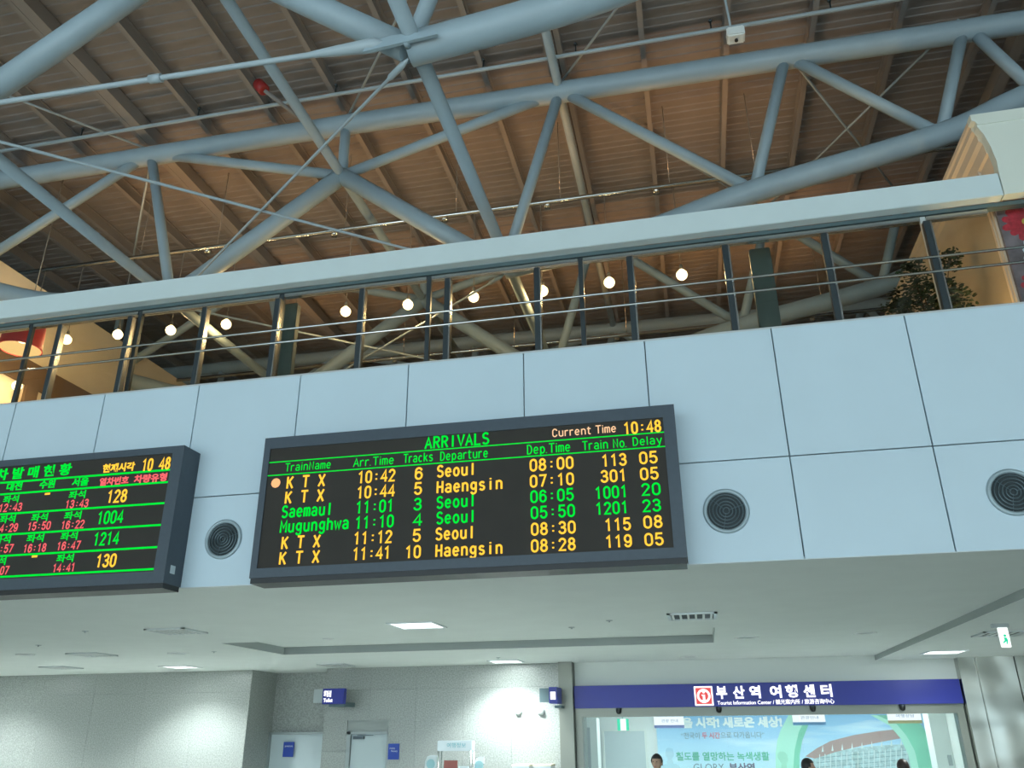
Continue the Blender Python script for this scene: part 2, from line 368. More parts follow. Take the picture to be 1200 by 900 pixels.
for k in range(-9, 17):
    x = 3.37 - 1.125*k
    if pme is None:
        pm = build('purlin', ibeam(0, -4, 22.6, ROOFZ, 0.215), m_purlin); pme = pm.data; bpy.data.objects.remove(pm)
    if x > 11.8: continue
    o = bpy.data.objects.new('purlin', pme); link(o, roof); o.location = (x, 0, 0)
# heavier doubled members over every fifth purlin line (where the ties run)
for x in (-7.68, -1.20, 5.1, -14.2):
    build('rafter', B(x-0.14, x+0.02, -4, 22.6, ROOFZ-0.02, ROOFZ+0.2), m_purlin, roof)

# ------------------------------------------------------------------ trusses (same design, one bay apart)
TZ = 10.60
tops_x = [-14.0, -10.95, -7.72, -4.45, -1.22, 1.85, 4.05, 7.2, 10.2]
def bnodes(Y):
    q = lambda px, py: onY(px, py, 9.0)
    b = {0: Vector((-14.2, 9, 9.6)), 1: Vector((-10.9, 9, 8.75)), 2: q(200, 350), 3: q(401, 206), 4: q(591, 314), 5: q(884, 224), 6: q(1103, 158), 7: q(1215, 108), 8: Vector((7.6, 9, 10.25)), 9: Vector((9.6, 9, 10.5))}
    for k in b: b[k] = Vector((b[k].x, Y, b[k].z))
    return b
def curve_pts(pts, n=6):
    out = []
    P = [pts[0]] + list(pts) + [pts[-1]]
    for i in range(1, len(P)-2):
        for k in range(n):
            t = k/n; p0, p1, p2, p3 = P[i-1], P[i], P[i+1], P[i+2]
            out.append(0.5*((2*p1)+(p2-p0)*t+(2*p0-5*p1+4*p2-p3)*t*t+(3*p1-p0-3*p2+p3)*t**3))
    out.append(P[-2]); return out
def truss(Y, label, detail=True):
    t = empty('roof_truss', (0, Y, TZ), label, 'truss', 'tubular trusses crossing under the roof')
    b = bnodes(Y); tp = [Vector((x, Y, TZ - (0.012*max(0, x+5)))) for x in tops_x]
    build('top_chord', T([Vector((-19.9, Y, TZ)), *tp, Vector((11.9, Y, TZ-0.2))], 0.15, 24), m_tube, t)
    build('bottom_chord', T(curve_pts([b[4], Vector(((b[4].x+b[5].x)/2, Y, (b[4].z+b[5].z)/2-0.12)), b[5], b[6], b[7], b[8], b[9]]), 0.15, 24), m_tube, t)
    build('bottom_chord', T(curve_pts([b[2], Vector((-8.9, Y, 8.12)), b[1], b[0], Vector((-17, Y, 10.3))]), 0.15, 24), m_tube, t)
    build('peak_chord', T([b[2], b[3]], 0.125, 24), m_tube, t)
    build('peak_chord', T([b[3], b[4]], 0.125, 24), m_tube, t)
    web = [(tp[1], b[1]), (tp[2], b[2]), (tp[2]+Vector((-.1,0,0)), b[1]), (tp[2]+Vector((.15,0,0)), b[3]), (tp[3], b[3]), (tp[4]+Vector((-.05,0,0)), b[3]), (tp[4], b[4]),
           (tp[4]+Vector((.05,0,0)), b[5]), (tp[5], b[5]), (tp[5]+Vector((.05,0,0)), b[6]), (tp[6], b[6]), (tp[6]+Vector((.1,0,0)), b[7]), (tp[1], b[0]), (tp[7], b[7]+Vector((.1,0,.1)))]
    for p, q in web: build('web_member', T([p, q], 0.075, 18), m_tube, t)
    # gusset and forked tie end at the low nodes, straight tie between them
    for q, s in ((b[4], -1), (b[2], 1)):
        bm = bmesh.new(); pl_ = [(q.x-s*(-0.36), q.z-0.13), (q.x-s*(-0.30), q.z-0.03), (q.x-s*(-0.1), q.z+0.0), (q.x-s*0.30, q.z-0.03), (q.x-s*0.32, q.z-0.08)]; prism(bm, pl_, Y-0.19, Y-0.16)
        lathe(bm, (q.x+0.03, Y-0.15, q.z-0.08), [(0.0,-0.03),(0.03,-0.03),(0.03,0.04),(0.0,0.04)], 'Y', 12)
        build('gusset_plate', bm, m_tube, t)
    z = b[4].z - 0.05; z2 = b[2].z - 0.05
    a = Vector((b[2].x+0.2, Y-0.16, z2)); c = Vector((b[4].x-0.15, Y-0.16, z)); d = (c-a)
    L = d.length; d.normalize()
    tie = build('tie_rod', tube(bmesh.new(), [a, a+d*0.1, a+d*0.35, a+d*0.5, c-d*0.75, c-d*0.5, c-d*0.12, c], [0.02, 0.06, 0.05, 0.026, 0.026, 0.045, 0.065, 0.02], 14), m_tie, t)
    bm = bmesh.new(); mid = a+d*(L*0.5); tube(bm, [mid-d*0.06, mid+d*0.06], 0.042, 12)
    build('turnbuckle', bm, m_tie, tie)
    return t, tp, b
Ys = [5.2, 9.0, 12.8, 16.6]
labs = ['nearest pale blue tubular truss, cut by the top of the picture', 'large tubular truss spanning the middle just above the white beam',
        'second tubular truss seen through the upper glazing', 'farthest tubular truss deep behind the upper glazing']
TR = [truss(y, l) for y, l in zip(Ys, labs)]
# longitudinal tubes along Y from node to node
def along(name, pts, r, m, label, cat, group=None):
    o = build(name, T(pts, r, 16), m, None, loc=pts[0]); return tag(o, label, cat, group)
b1 = TR[0][2]
lt = [(-1.22, TZ, 0.06, 'slim grey tube linking the trusses at the upper node above the arrivals board'),
      (b1[3].x, b1[3].z, 0.07, 'grey tube linking the truss peaks left of centre'),
      (b1[4].x+0.06, b1[4].z+0.03, 0.072, 'long pale tube slanting down to the low truss node at centre'),
      (b1[2].x, b1[2].z, 0.072, 'tube linking the low truss nodes on the left')]
for x, z, r, lb in lt: along('link_tube', [(x, 2.5, z), (x, Ys[3]+2, z)], r, m_tube, lb, 'tube', 'tubes linking the trusses')
# crossed tie cables between low nodes of neighbouring trusses
def cable(p, q, r, label):
    p = Vector(p); q = Vector(q); d = (q-p).normalized()
    o = build('tie_cable', tube(bmesh.new(), [p, p+d*0.1, p+d*0.3, p+d*0.34, q-d*0.34, q-d*0.3, q-d*0.1, q], [0.008, 0.03, 0.03, r, r, 0.03, 0.03, 0.008], 10), m_tie, None, loc=p)
    tag(o, label, 'cable', 'crossed tie cables between the trusses')
A4, A2 = TR[0][2][4], TR[0][2][2]; C4, C2 = TR[1][2][4], TR[1][2][2]; D4, D2 = TR[2][2][4], TR[2][2][2]; dz = Vector((0, 0, -0.1))
cable(A4+dz, C2+dz, 0.016, 'thin steel cable slanting down left from the near truss node')
cable(A2+dz, C4+dz, 0.018, 'thin steel cable slanting down right across the left trusses')
cable(C4+dz, D2+dz, 0.016, 'thin steel cable behind the glazing slanting left')
cable(C2+dz, D4+dz, 0.016, 'thin steel cable behind the glazing slanting right')
def brace(x0, y0, x1, y1, lb):
    o = build('roof_brace', T([(x0, y0, TZ+0.1), (x1, y1, TZ+0.1)], 0.018, 8), m_tie, None, loc=(x0, y0, TZ))
    tag(o, lb, 'rod', 'slender bracing rods under the roof')
brace(-1.22, 9.0, 1.85, 5.2, 'slender bracing rod rising right from the middle upper node')
brace(-1.22, 5.2, -4.45, 9.0, 'slender bracing rod above the peak chord, left of centre')
brace(-7.72, 9.0, -10.9, 5.2, 'slender bracing rod at the far upper left')
brace(-1.22, 9.0, 1.85, 12.8, 'slender bracing rod falling right behind the long diagonal member')
brace(1.85, 12.8, 4.05, 9.0, 'slender bracing rod crossing behind the right web members')
brace(1.85, 9.0, 4.05, 12.8, 'slender bracing rod falling behind the right bottom chord')
brace(-7.72, 9.0, -10.9, 12.8, 'slender bracing rod behind the left diagonal members')
# sprinkler pipe with drops and hangers
pipe = empty('sprinkler_pipe', (0, 8.47, 10.69), 'long thin pipe with sprinkler drops just above the middle truss', 'pipe')
build('pipe_run', T([(-14, 8.47, 10.69), (9, 8.47, 10.69)], 0.028, 10), m_tie, pipe)
for x in (-8.6, -6.6, -4.4, -2.2, -0.9, 0.9, 2.4, 4.2):
    bm = bmesh.new(); tube(bm, [(x, 8.47, 10.67), (x, 8.47, 10.85)], 0.012, 8); lathe(bm, (x, 8.47, 10.85), [(0.0,0.0),(0.028,0.0),(0.02,0.03),(0,0.03)], 'Z', 10)
    build('hanger', bm, m_dsteel, pipe)
# thick column at far right behind truss
p = onY(1178, 90, 11.0)
tag(build('round_column', T([(p.x+.25, 11, 7.4), (p.x+0.35, 11, 10.85)], 0.30, 28), m_peachwall, None, loc=(p.x+.25, 11, 7.4)), 'thick pale round column meeting the roof at the far right', 'column')

# speaker box on the roof at top right, red alarm lamp left
p = onY(862, 41, 7.6)
t = empty('loudspeaker', p, 'small white box loudspeaker hanging under the roof near the top', 'loudspeaker')
build('housing', B(p.x-0.10, p.x+0.10, p.y-0.08, p.y+0.08, p.z-0.07, p.z+0.07, 0.015), m_white, t)
build('bracket', T([(p.x-0.04, p.y, p.z+0.07), (p.x-0.08, p.y, ROOFZ+0.1)], 0.014, 8), m_tie, t)
build('cable_gland', lathe(bmesh.new(), (p.x, p.y, p.z-0.07), [(0,-0.025),(0.02,-0.025),(0.02,0.0),(0,0)], 'Z', 10), m_black, t)
p = onY(306, 103, 8.0)
t = empty('alarm_lamp', p, 'red cylindrical lamp on a bracket above the left truss', 'lamp')
build('lens', tube(bmesh.new(), [p+Vector((-0.06,0,0.09)), p+Vector((-0.05,0,0.08)), p+Vector((0.05,0,-0.05)), p+Vector((0.06,0,-0.06))], [0.05,0.085,0.085,0.06], 18), m_red, t)
build('bracket', T([p+Vector((0.05,0,-0.05)), p+Vector((0.45,0.95,-0.1))], 0.03, 10), m_purlin, t)

# ------------------------------------------------------------------ glazing, mullions, railing
YG = 7.665
tx = []
def mull(px, py, w, m, lb, d=0.05, z0=ZT, z1=6.95, Y=YG):
    p = onY(px, py, Y)
    o = build('glazing_post', B(p.x-w/2, p.x+w/2, Y-d/2, Y+d/2, z0, z1, 0.003), m, None, loc=(p.x, Y, z0))
    tag(o, lb, 'post', 'upright posts of the upper glazing'); tx.append(p.x)
    return p.x
mull(27, 430, 0.05, m_dsteel, 'dark glazing post in front of the red lampshade')
mull(160, 400, 0.05, m_dsteel, 'slim dark glazing post, third bulb stands to its left')
mull(327, 390, 0.05, m_dsteel, 'dark glazing post against the left broad steel column')
mull(502, 370, 0.05, m_dsteel, 'slim glazing post between the sixth and seventh bulbs')
mull(682, 345, 0.05, m_dsteel, 'slim glazing post right of the half hidden bulb')
mull(1092, 305, 0.05, m_lgrey, 'bright steel glazing post beside the plant')
mull(-170, 440, 0.05, m_dsteel, 'glazing post outside the left edge')
for px, py, lb in ((338, 385, 'broad grey steel column behind the glazing, left'), (894, 325, 'broad grey steel column behind the glazing, right of the last bulb')):
    p = onY(px, py, 8.0)
    tag(build('steel_column', B(p.x-0.11, p.x+0.11, 7.95, 8.05, 4.6, 7.0, 0.01), m_col, None, loc=(p.x, 8, 4.6)), lb, 'column')
xsr = sorted(tx); glaz = empty('glass_screen', (0, YG, ZT), 'row of tall clear panes between panel top and white beam', 'glass screen')
edges = [-16] + xsr + [3.22]
for a, b in zip(edges, edges[1:]):
    build('pane', B(a+0.03, b-0.03, YG-0.006, YG+0.006, ZT+0.04, 6.90), m_glass, glaz)
    build('top_rail', B(a+0.031, b-0.031, YG-0.03, YG+0.03, 6.90, 6.944), m_chrome, glaz)
    build('bottom_rail', B(a+0.031, b-0.031, YG-0.03, YG+0.03, ZT+0.013, ZT+0.04), m_dsteel, glaz)

# railing in front
rail = empty('balcony_railing', (0, 7.6, ZT), 'steel railing of short posts and two thin rods along the upper floor edge', 'railing')
posts = [(-7.27, 0), ]
rp = [(65, 426), (148, 418), (237, 405), (325, 385), (424, 385), (525.5, 374), (631.5, 362), (742, 352), (856, 338), (974, 326), (1097, 313)]
px_ = [onY(a, b, 7.6).x for a, b in rp]
px_ = [px_[0]-0.98*k for k in range(6, 0, -1)] + px_ + [px_[-1]+0.98*k for k in range(1, 5)]
for x in px_:
    po = build('post', B(x-0.038, x+0.020, 7.54, 7.61, ZT, 6.84, 0.004), m_dsteel, rail)
    build('edge_strip', B(x+0.021, x+0.036, 7.535, 7.61, ZT, 6.83, 0.002), m_chrome, po)
for z in (6.415, 6.254):
    build('rod', T([(-16, 7.53, z), (8, 7.53, z)], 0.014, 10), m_chrome, rail)

# ------------------------------------------------------------------ hanging bulbs and lighting rails
bulbs = [(20,452),(78,398),(138,392),(200,387),(265,380),(405,365),(478,357),(555,348),(636,341),(714,331),(799,322)]
which = ['lowest bare bulb at the far left under the red lampshade', 'bare bulb just right of the red lampshade', 'bare bulb left of the slim post, third from the left',
 'bare bulb over the second panel joint, fourth from the left', 'bare bulb left of the broad left column', 'bare bulb right of the broad left column', 'bare bulb just left of the slim middle post',
 'bare bulb right of the railing post above the board title', 'bare bulb half hidden by a railing post', 'bare bulb between two posts, second from the right', 'rightmost bare bulb in the row']
track_pts = [onY(*q, 10.0) for q in [(30,317),(200,295),(360,280),(600,245),(708,230),(840,205),(950,190)]]
track_pts = [Vector((-12, 10, 9.47))] + [Vector((p.x, 10, 9.45)) for p in track_pts] + [Vector((3.2, 10, 9.46))]
for (a, b), lb in zip(bulbs, which):
    p = onY(a, b, 10.0)
    t = empty('pendant_bulb', p, lb, 'light bulb', 'bare bulbs hanging behind the upper glazing')
    bo = build('bulb', lathe(bmesh.new(), p, [(0,-0.078),(0.036,-0.07),(0.064,-0.045),(0.077,-0.008),(0.072,0.028),(0.048,0.058),(0.024,0.08),(0.02,0.088)], 'Z', 20), m_bulb, t)
    build('socket', lathe(bmesh.new(), p, [(0.026,0.08),(0.026,0.14),(0.012,0.16),(0,0.16)], 'Z', 14), m_wire, t)
    build('cord', T([p+Vector((0,0,0.15)), Vector((p.x, 10, 9.414))], 0.006, 6), m_wire, t)
    L = bpy.data.lights.new('bulb_light', 'POINT'); L.energy = 3 if a == 20 else 30; L.color = (1, 0.66, 0.30); L.shadow_soft_size = 0.07
    lo = bpy.data.objects.new('bulb_light', L); link(lo, t); lo.location = (0, -0.0, -0.12)
def rail_with_spots(Y, Z, lab, energy, xs):
    t = empty('lighting_rail', (0, Y, Z), lab, 'lighting rail', 'steel lighting rails over the upper floor')
    build('rail_tube', T([(-14, Y, Z), (5.5, Y, Z)], 0.035, 12), m_chrome, t)
    for x in xs:
        h = build('uplight', lathe(bmesh.new(), (x, Y+0.06, Z), [(0,-0.06),(0.05,-0.06),(0.055,0.05),(0.045,0.05),(0.045,0.035)], 'Z', 14), m_chrome, t)
        build('lens', lathe(bmesh.new(), (x, Y+0.06, Z+0.036), [(0.044,0),(0,0)], 'Z', 14), m_bulblens, h)
        L = bpy.data.lights.new('uplight_lamp', 'SPOT'); L.energy = energy; L.color = (1, 0.50, 0.20); L.spot_size = math.radians(150); L.spot_blend = 0.9; L.shadow_soft_size = 0.05
        lo = bpy.data.objects.new('uplight_lamp', L); link(lo, t); lo.location = (x, 0.06, 0.06); lo.rotation_euler = (PI, 0, 0)
        build('hanger', T([(x+0.2, Y, Z), (x+0.2, Y, ROOFZ+0.05)], 0.006, 6), m_wire, t)
rail_with_spots(10.0, 9.45, 'long shiny lighting rail carrying the hanging bulbs', 27, (-8.6, -7.2, -5.0, -3.2, -1.6, 0.0, 1.2))
rail_with_spots(14.2, 9.2, 'farther lighting rail seen low through the glazing', 70, (-8.0, -5.5, -3.2, -1.0, 1.0, 2.6))

# red drum lampshade
p = onY(27, 396, 9.3)
t = empty('drum_pendant', p, 'red drum lampshade glowing inside, hanging at the far left', 'pendant lamp')
build('lamp_shade', lathe(bmesh.new(), p, [(0.30,-0.19),(0.285,-0.19),(0.27,0.19),(0.275,0.195),(0.29,-0.18)], 'Z', 36), m_redshade, t)
build('shade_lining', lathe(bmesh.new(), p, [(0.282,-0.185),(0.262,0.18),(0.0,0.18)], 'Z', 36), m_shadein, t)
build('bulb', lathe(bmesh.new(), p+Vector((0,0,-0.02)), [(0,-0.07),(0.05,-0.05),(0.07,0),(0.05,0.05),(0,0.08)], 'Z', 16), m_bulb, t)
L = bpy.data.lights.new('shade_lamp', 'POINT'); L.energy = 110; L.color = (1, 0.72, 0.40); L.shadow_soft_size = 0.08
lo = bpy.data.objects.new('shade_lamp', L); link(lo, t); lo.location = (0, 0, -0.14)
build('cord', T([p+Vector((0,0,0.19)), Vector((p.x, p.y, ROOFZ))], 0.008, 6), m_wire, t)
# small red drum hangings visible as reddish dots are left out

# cream wall on the left of the upper floor, seen from its right side
lw = tag(build('wall_cream', B(-11.2, -10.4, 8.1, 22, 4.6, 9.24), m_cream), 'tall cream wall of an upper floor shop at the far left', kind='structure')
build('dark_band', B(-10.41, -10.36, 8.1, 21.9, 7.5, 7.92), m_band, lw)
for k in range(6):
    y = 9.2+k*1.15; build('opening_post', B(-10.42, -10.34, y, y+0.25, 4.6, 7.5), m_band, lw)

# cream shop box at the right: moulded cornice, side wall running back
t = tag(build('wall_shop', B(3.31, 11.9, 7.9, 16, 4.6, 7.85), m_peachwall), 'peach side wall of the shop at the upper right', kind='structure')
prof = [(3.32, 7.0), (3.325, 7.26), (3.335, 7.40), (3.32, 7.58), (3.29, 7.74), (3.25, 7.84), (3.25, 7.90), (3.215, 7.93), (3.215, 8.0), (11.9, 8.0), (11.9, 7.0)]
cw = tag(build('wall_cornice', prism(bmesh.new(), prof, 7.495, 7.6), m_cornice), 'pale green white fascia with curved cornice end, upper right corner', kind='structure')
side = [(3.33, 7.1), (3.34, 7.40), (3.335, 7.56), (3.31, 7.58), (3.30, 7.70), (3.27, 7.74), (3.265, 7.84), (3.235, 7.87), (3.235, 7.93), (3.218, 7.95), (3.218, 7.997), (3.6, 7.997), (3.6, 7.1)]
tag(build('trim_4', prism(bmesh.new(), side, 7.601, 16), m_peachwall), 'stepped peach cornice running back from the shop front', kind='structure')
build('fascia_line', B(3.25, 11.9, 7.485, 7.495, 7.86, 7.885), m_cornice, cw)
# flower poster behind the glass
pw = tag(build('wall_display', B(3.32, 11.9, 7.86, 7.9, ZT, 7.26), m_peachwall), 'display wall under the fascia at the right edge', kind='structure')
po = empty('flower_poster', (3.6, 7.84, 6.4), 'poster of red and white daisies at the right edge', 'poster')
m_pbg = mat('poster_ground', (0.22, 0.16, 0.18), 0.5, noise=0.5, nscale=5)
m_pred = mat('petal_red', (0.55, 0.03, 0.05), 0.6, noise=0.3, nscale=20)
m_pwh = mat('petal_white', (0.80, 0.80, 0.84), 0.6); m_pye = mat('flower_eye', (0.7, 0.5, 0.1), 0.6)
build('sheet', B(3.34, 5.6, 7.82, 7.858, ZT+0.1, 7.1), m_pbg, po)
def flower(cx, cz, r, m, n, lay):
    bm = bmesh.new()
    for k in range(n):
        a = 2*PI*k/n + random.uniform(-.08, .08); w = r*2.2/n*1.2
        rr = r*random.uniform(.88, 1.05); ca, sa = math.cos(a), math.sin(a)
        pts = [(0.16*rr, -w*.35), (0.6*rr, -w), (0.93*rr, -w*.6), (rr, 0), (0.93*rr, w*.6), (0.6*rr, w), (0.16*rr, w*.35)]
        y = 7.818-lay*0.003-0.0008*(k % 2)
        vs = [bm.verts.new((cx+u*ca-v*sa, y, cz+u*sa+v*ca)) for u, v in pts]; bm.faces.new(vs)
    f = build('flower', bm, m, po)
    build('flower_eye', lathe(bmesh.new(), (cx, 7.816-lay*0.003, cz), [(r*0.17,-0.002),(0,-0.004)], 'Y', 12), m_pye, f)
flower(3.58, 6.86, 0.24, m_pred, 13, 0); flower(3.70, 6.48, 0.27, m_pwh, 15, 1); flower(3.56, 6.14, 0.20, m_pred, 12, 2)
flower(4.15, 6.75, 0.28, m_pred, 14, 0); flower(4.3, 6.25, 0.26, m_pwh, 14, 1); flower(4.8, 6.7, 0.28, m_pwh, 14, 0); flower(4.85, 6.15, 0.25, m_pred, 13, 1); flower(3.92, 6.98, 0.12, m_pwh, 12, 2)
build('pane', B(3.26, 11.8, YG-0.006, YG+0.006, ZT+0.013, 6.944), m_glass2, glaz)
# uplight behind the plant
p = onY(1165, 330, 8.3)
t = empty('wall_uplight', (3.2, 8.1, 5.1), 'glowing yellow uplight low on the peach wall behind the plant', 'lamp')
build('lamp_body', lathe(bmesh.new(), (3.2, 8.1, 5.1), [(0,0),(0.06,0),(0.07,0.12),(0.06,0.12)], 'Z', 16), m_dsteel, t)
build('lens', lathe(bmesh.new(), (3.2, 8.1, 5.215), [(0.058,0),(0,0)], 'Z', 16), m_bulblens, t)
L = bpy.data.lights.new('uplight_lamp', 'SPOT'); L.energy = 90; L.color = (1, 0.62, 0.20); L.spot_size = math.radians(75); L.spot_blend = 0.7; L.shadow_soft_size = 0.05
lo = bpy.data.objects.new('uplight_lamp', L); link(lo, t); lo.location = (-0.04, 0, 0.14); lo.rotation_euler = (PI, math.radians(10), 0)
L = bpy.data.lights.new('shop_lamp', 'POINT')

# potted tree: trunk, branches, leaf clumps
t = empty('potted_tree', (2.75, 8.6, 4.6), 'leafy green indoor tree behind the glazing beside the peach wall', 'plant')
build('pot', lathe(bmesh.new(), (2.75, 8.6, 4.6), [(0,0),(0.18,0),(0.24,0.42),(0.21,0.42),(0.20,0.36),(0,0.36)], 'Z', 24), m_dsteel, t)
bm = bmesh.new(); rnd = random.Random(3); tips = []
cl = [(1058, 352, .20), (1080, 335, .22), (1068, 315, .16), (1105, 345, .24), (1125, 325, .24), (1112, 305, .16), (1135, 300, .13), (1145, 340, .20), (1122, 290, .10), (1142, 283, .06), (1150, 275, .05), (1050, 365, .18), (1120, 358, .26), (1148, 358, .2), (1090, 362, .25)]
tube(bm, [(2.75, 8.6, 4.95), (2.77, 8.6, 5.5), (2.8, 8.62, 5.95)], [0.03, 0.024, 0.015], 8)
for a, b, r in cl:
    q = onY(a, b, 8.6)
    if q.x > 3.12: continue
    tips.append((q, r)); tube(bm, [(2.77, 8.6, 5.45), (Vector((2.77, 8.6, 5.7))+q)/2, q], [0.012, 0.009, 0.004], 6)
build('trunk', bm, m_stem, t)
bm = bmesh.new()
for q, r in tips:
    for k in range(int(200*(r/0.2)**1.5)+14):
        if q.x > 3.2: break
        d = Vector((rnd.gauss(0, 1), rnd.gauss(0, 1), rnd.gauss(0, 1))).normalized()*r*rnd.random()**0.5*0.95
        c = q+d; c.x = min(c.x, 3.21); s = rnd.uniform(0.020, 0.036)
        e = Matrix.Rotation(rnd.uniform(0, 6.28), 3, 'Z') @ Matrix.Rotation(rnd.uniform(-1.2, 1.2), 3, 'X')
        vs = [bm.verts.new(c+e@Vector(v)*s) for v in ((-1, 0, 0), (-0.2, -0.5, 0.06), (0.7, -0.32, 0.04), (1.2, 0, -0.08), (0.7, 0.32, 0.04), (-0.2, 0.5, 0.06))]
        bm.faces.new(vs)
tag(build('foliage', bm, m_leaf, t), kind='stuff')

# ------------------------------------------------------------------ LED boards
YB = 7.2
def board(x0, x1, z0, z1, sx0, sx1, sz0, sz1, label):
    t = empty('led_board', (x0, YB, z0), label, 'display board', 'black LED train boards on the panelled front')
    bm = bmesh.new(); e = 0.045
    # case: open-front frame plus back body
    box(bm, x0, x1, YB+0.02, YF-0.002, z0+e, z1)
    box(bm, x0, sx0, YB, YB+0.02, z0+e, z1); box(bm, sx1, x1, YB, YB+0.02, z0+e, z1)
    box(bm, sx0, sx1, YB, YB+0.02, sz1, z1); box(bm, sx0, sx1, YB, YB+0.02, z0+e, sz0)
    build('case', bm, m_frame, t)
    build('bottom_lip', B(x0+0.01, x1-0.01, YB+0.01, YF-0.01, z0-0.005, z0+e), m_black, t)
    s = build('screen', B(sx0, sx1, YB+0.012, YB+0.019, sz0, sz1), m_screen, t)
    for px in (x0+0.12, x1-0.12):
        build('hook', lathe(bmesh.new(), (px, YB+0.2, z1+0.02), [(0.018,-0.006),(0.026,0.0),(0.018,0.006),(0.010,0),(0.018,-0.006)], 'Y', 14), m_dsteel, t)
    return t, s
a = onY(316, 526, YB); b = onY(302, 663, YB); c = onY(777, 489, YB); d = onY(789, 639, YB)
bx0, bx1, bz0, bz1 = -4.135, -0.02, 3.53, 4.99
arr, scr = board(bx0, bx1, bz0, bz1, (a.x+b.x)/2, (c.x+d.x)/2, (b.z+d.z)/2-0.022, (a.z+c.z)/2, 'arrivals board with English train times in green and amber')
SY = YB+0.012
def led(par, s, xl, yl, xr, cap, m, bold=0.02):
    p = onY(xl, yl, SY); q = onY(xr, yl-(xr-xl)*0.072, SY)
    d2 = (p-CAMP).dot(F); h = cap*d2/_f*1.02
    if all(c == ' ' or c in G for c in s):
        hdr = h < 0.095 and m is not Rm
        led_text('lettering', s, p.x, q.x, p.z, h, SY, m, par, (1.35 if m is Rm else 1.0) if cap < 11 else 1.25, mono=not (cap < 11.2 and ':' not in s))
    else: text('lettering', s, p.x, q.x, p.z, h, SY, m, par, bold)
Gm, Am, Rm = m_green, m_amber, m_redled
L_ = [('ARRIVALS',498.4,525.8,573,13,Gm,.03),('Current Time',647.6,512,722.2,9,m_peach,.02),('10:48',731.5,508.6,774.8,13,Am,.03),
 ('TrainName',334.3,552.5,387.6,9,Gm,.005),('Arr.Time',414.5,547,461.5,9.5,Gm,.005),('Tracks',473.2,542.6,507.4,10,Gm,.005),('Departure',516,539.8,571.8,10,Gm,.005),
 ('Dep.Time',617.8,532.4,668.4,10.5,Gm,.005),('Train No.',683,527.5,735.2,10,Gm,.005),('Delay',741.8,522.4,776,9.5,Gm,.005)]
rows = [('K T X','10:42','6','Seoul','08:00','113','05',Am),('K T X','10:44','5','Haengsin','07:10','301','05',Am),('Saemaul','11:01','3','Seoul','06:05','1001','20',Gm),
 ('Mugunghwa','11:10','4','Seoul','05:50','1201','23',Gm),('K T X','11:12','5','Seoul','08:30','115','08',Am),('K T X','11:41','10','Haengsin','08:28','119','05',Am)]
cols = [[(335.8,572.2,380.3),(333.8,589.8,379),(330.1,606.5,389.3),(328.4,624,408.4),(329.6,643.1,374.6),(327,661.2,373.7)],
 [(419.4,566.2,462.7),(418.2,584,462.2),(417,601.6,461),(416.2,619.6,461),(414.5,637.8,459),(413.3,656.2,457.3)],
 [(486.2,561.7,495.2),(485.4,579.3,494.2),(485,597.7,494),(484.2,616,494.4),(483.7,634.3,492.8),(475,653.9,492.8)],
 [(512.3,559,557.6),(511.8,577.6,588.9),(511.8,595.6,557.6),(511.6,613.9,557.6),(510.6,632.6,556.6),(510.4,652.2,588.9)],
 [(621.2,551.9,672),(621.4,570.8,672.5),(622,588.9,672.3),(622.4,607.7,673.8),(622.7,627,674.5),(622.7,646.6,674.5)],
 [(705.6,546.6,734.4),(704.6,565.1,734.4),(697.7,584.5,735.6),(698.5,603,736.4),(709.2,622.1,739.3),(710,641.7,740.5)],
 [(749.8,543.4,770.6),(750.8,562.2,771.8),(752.3,580.5,774.3),(753.5,599.6,774.8),(754.7,618.7,776.5),(756,639.2,777.7)]]
for s, xl, yl, xr, cap, m, bo in L_: led(scr, s, xl, yl, xr, cap, m, bo)
for i, r in enumerate(rows):
    for j in range(7):
        xl, yl, xr = cols[j][i]; led(scr, r[j], xl, yl, xr, 13, r[7], 0.03)
def line(par, xl, yl, xr, yr, th=0.010):
    p = onY(xl, yl, SY); q = onY(xr, yr, SY); z = (p.z+q.z)/2
    build('led_line', B(p.x, q.x, SY-0.004, SY, z-th/2, z+th/2), Gm, par)
line(scr, 315, 542.1, 778.5, 506.7); line(scr, 313, 557.6, 779.7, 523.3)
p = onY(323.3, 566.1, SY); build('led_dot', lathe(bmesh.new(), p, [(0.048,0),(0.048,-0.004),(0,-0.005)], 'Y', 20), m_orangeled, scr)

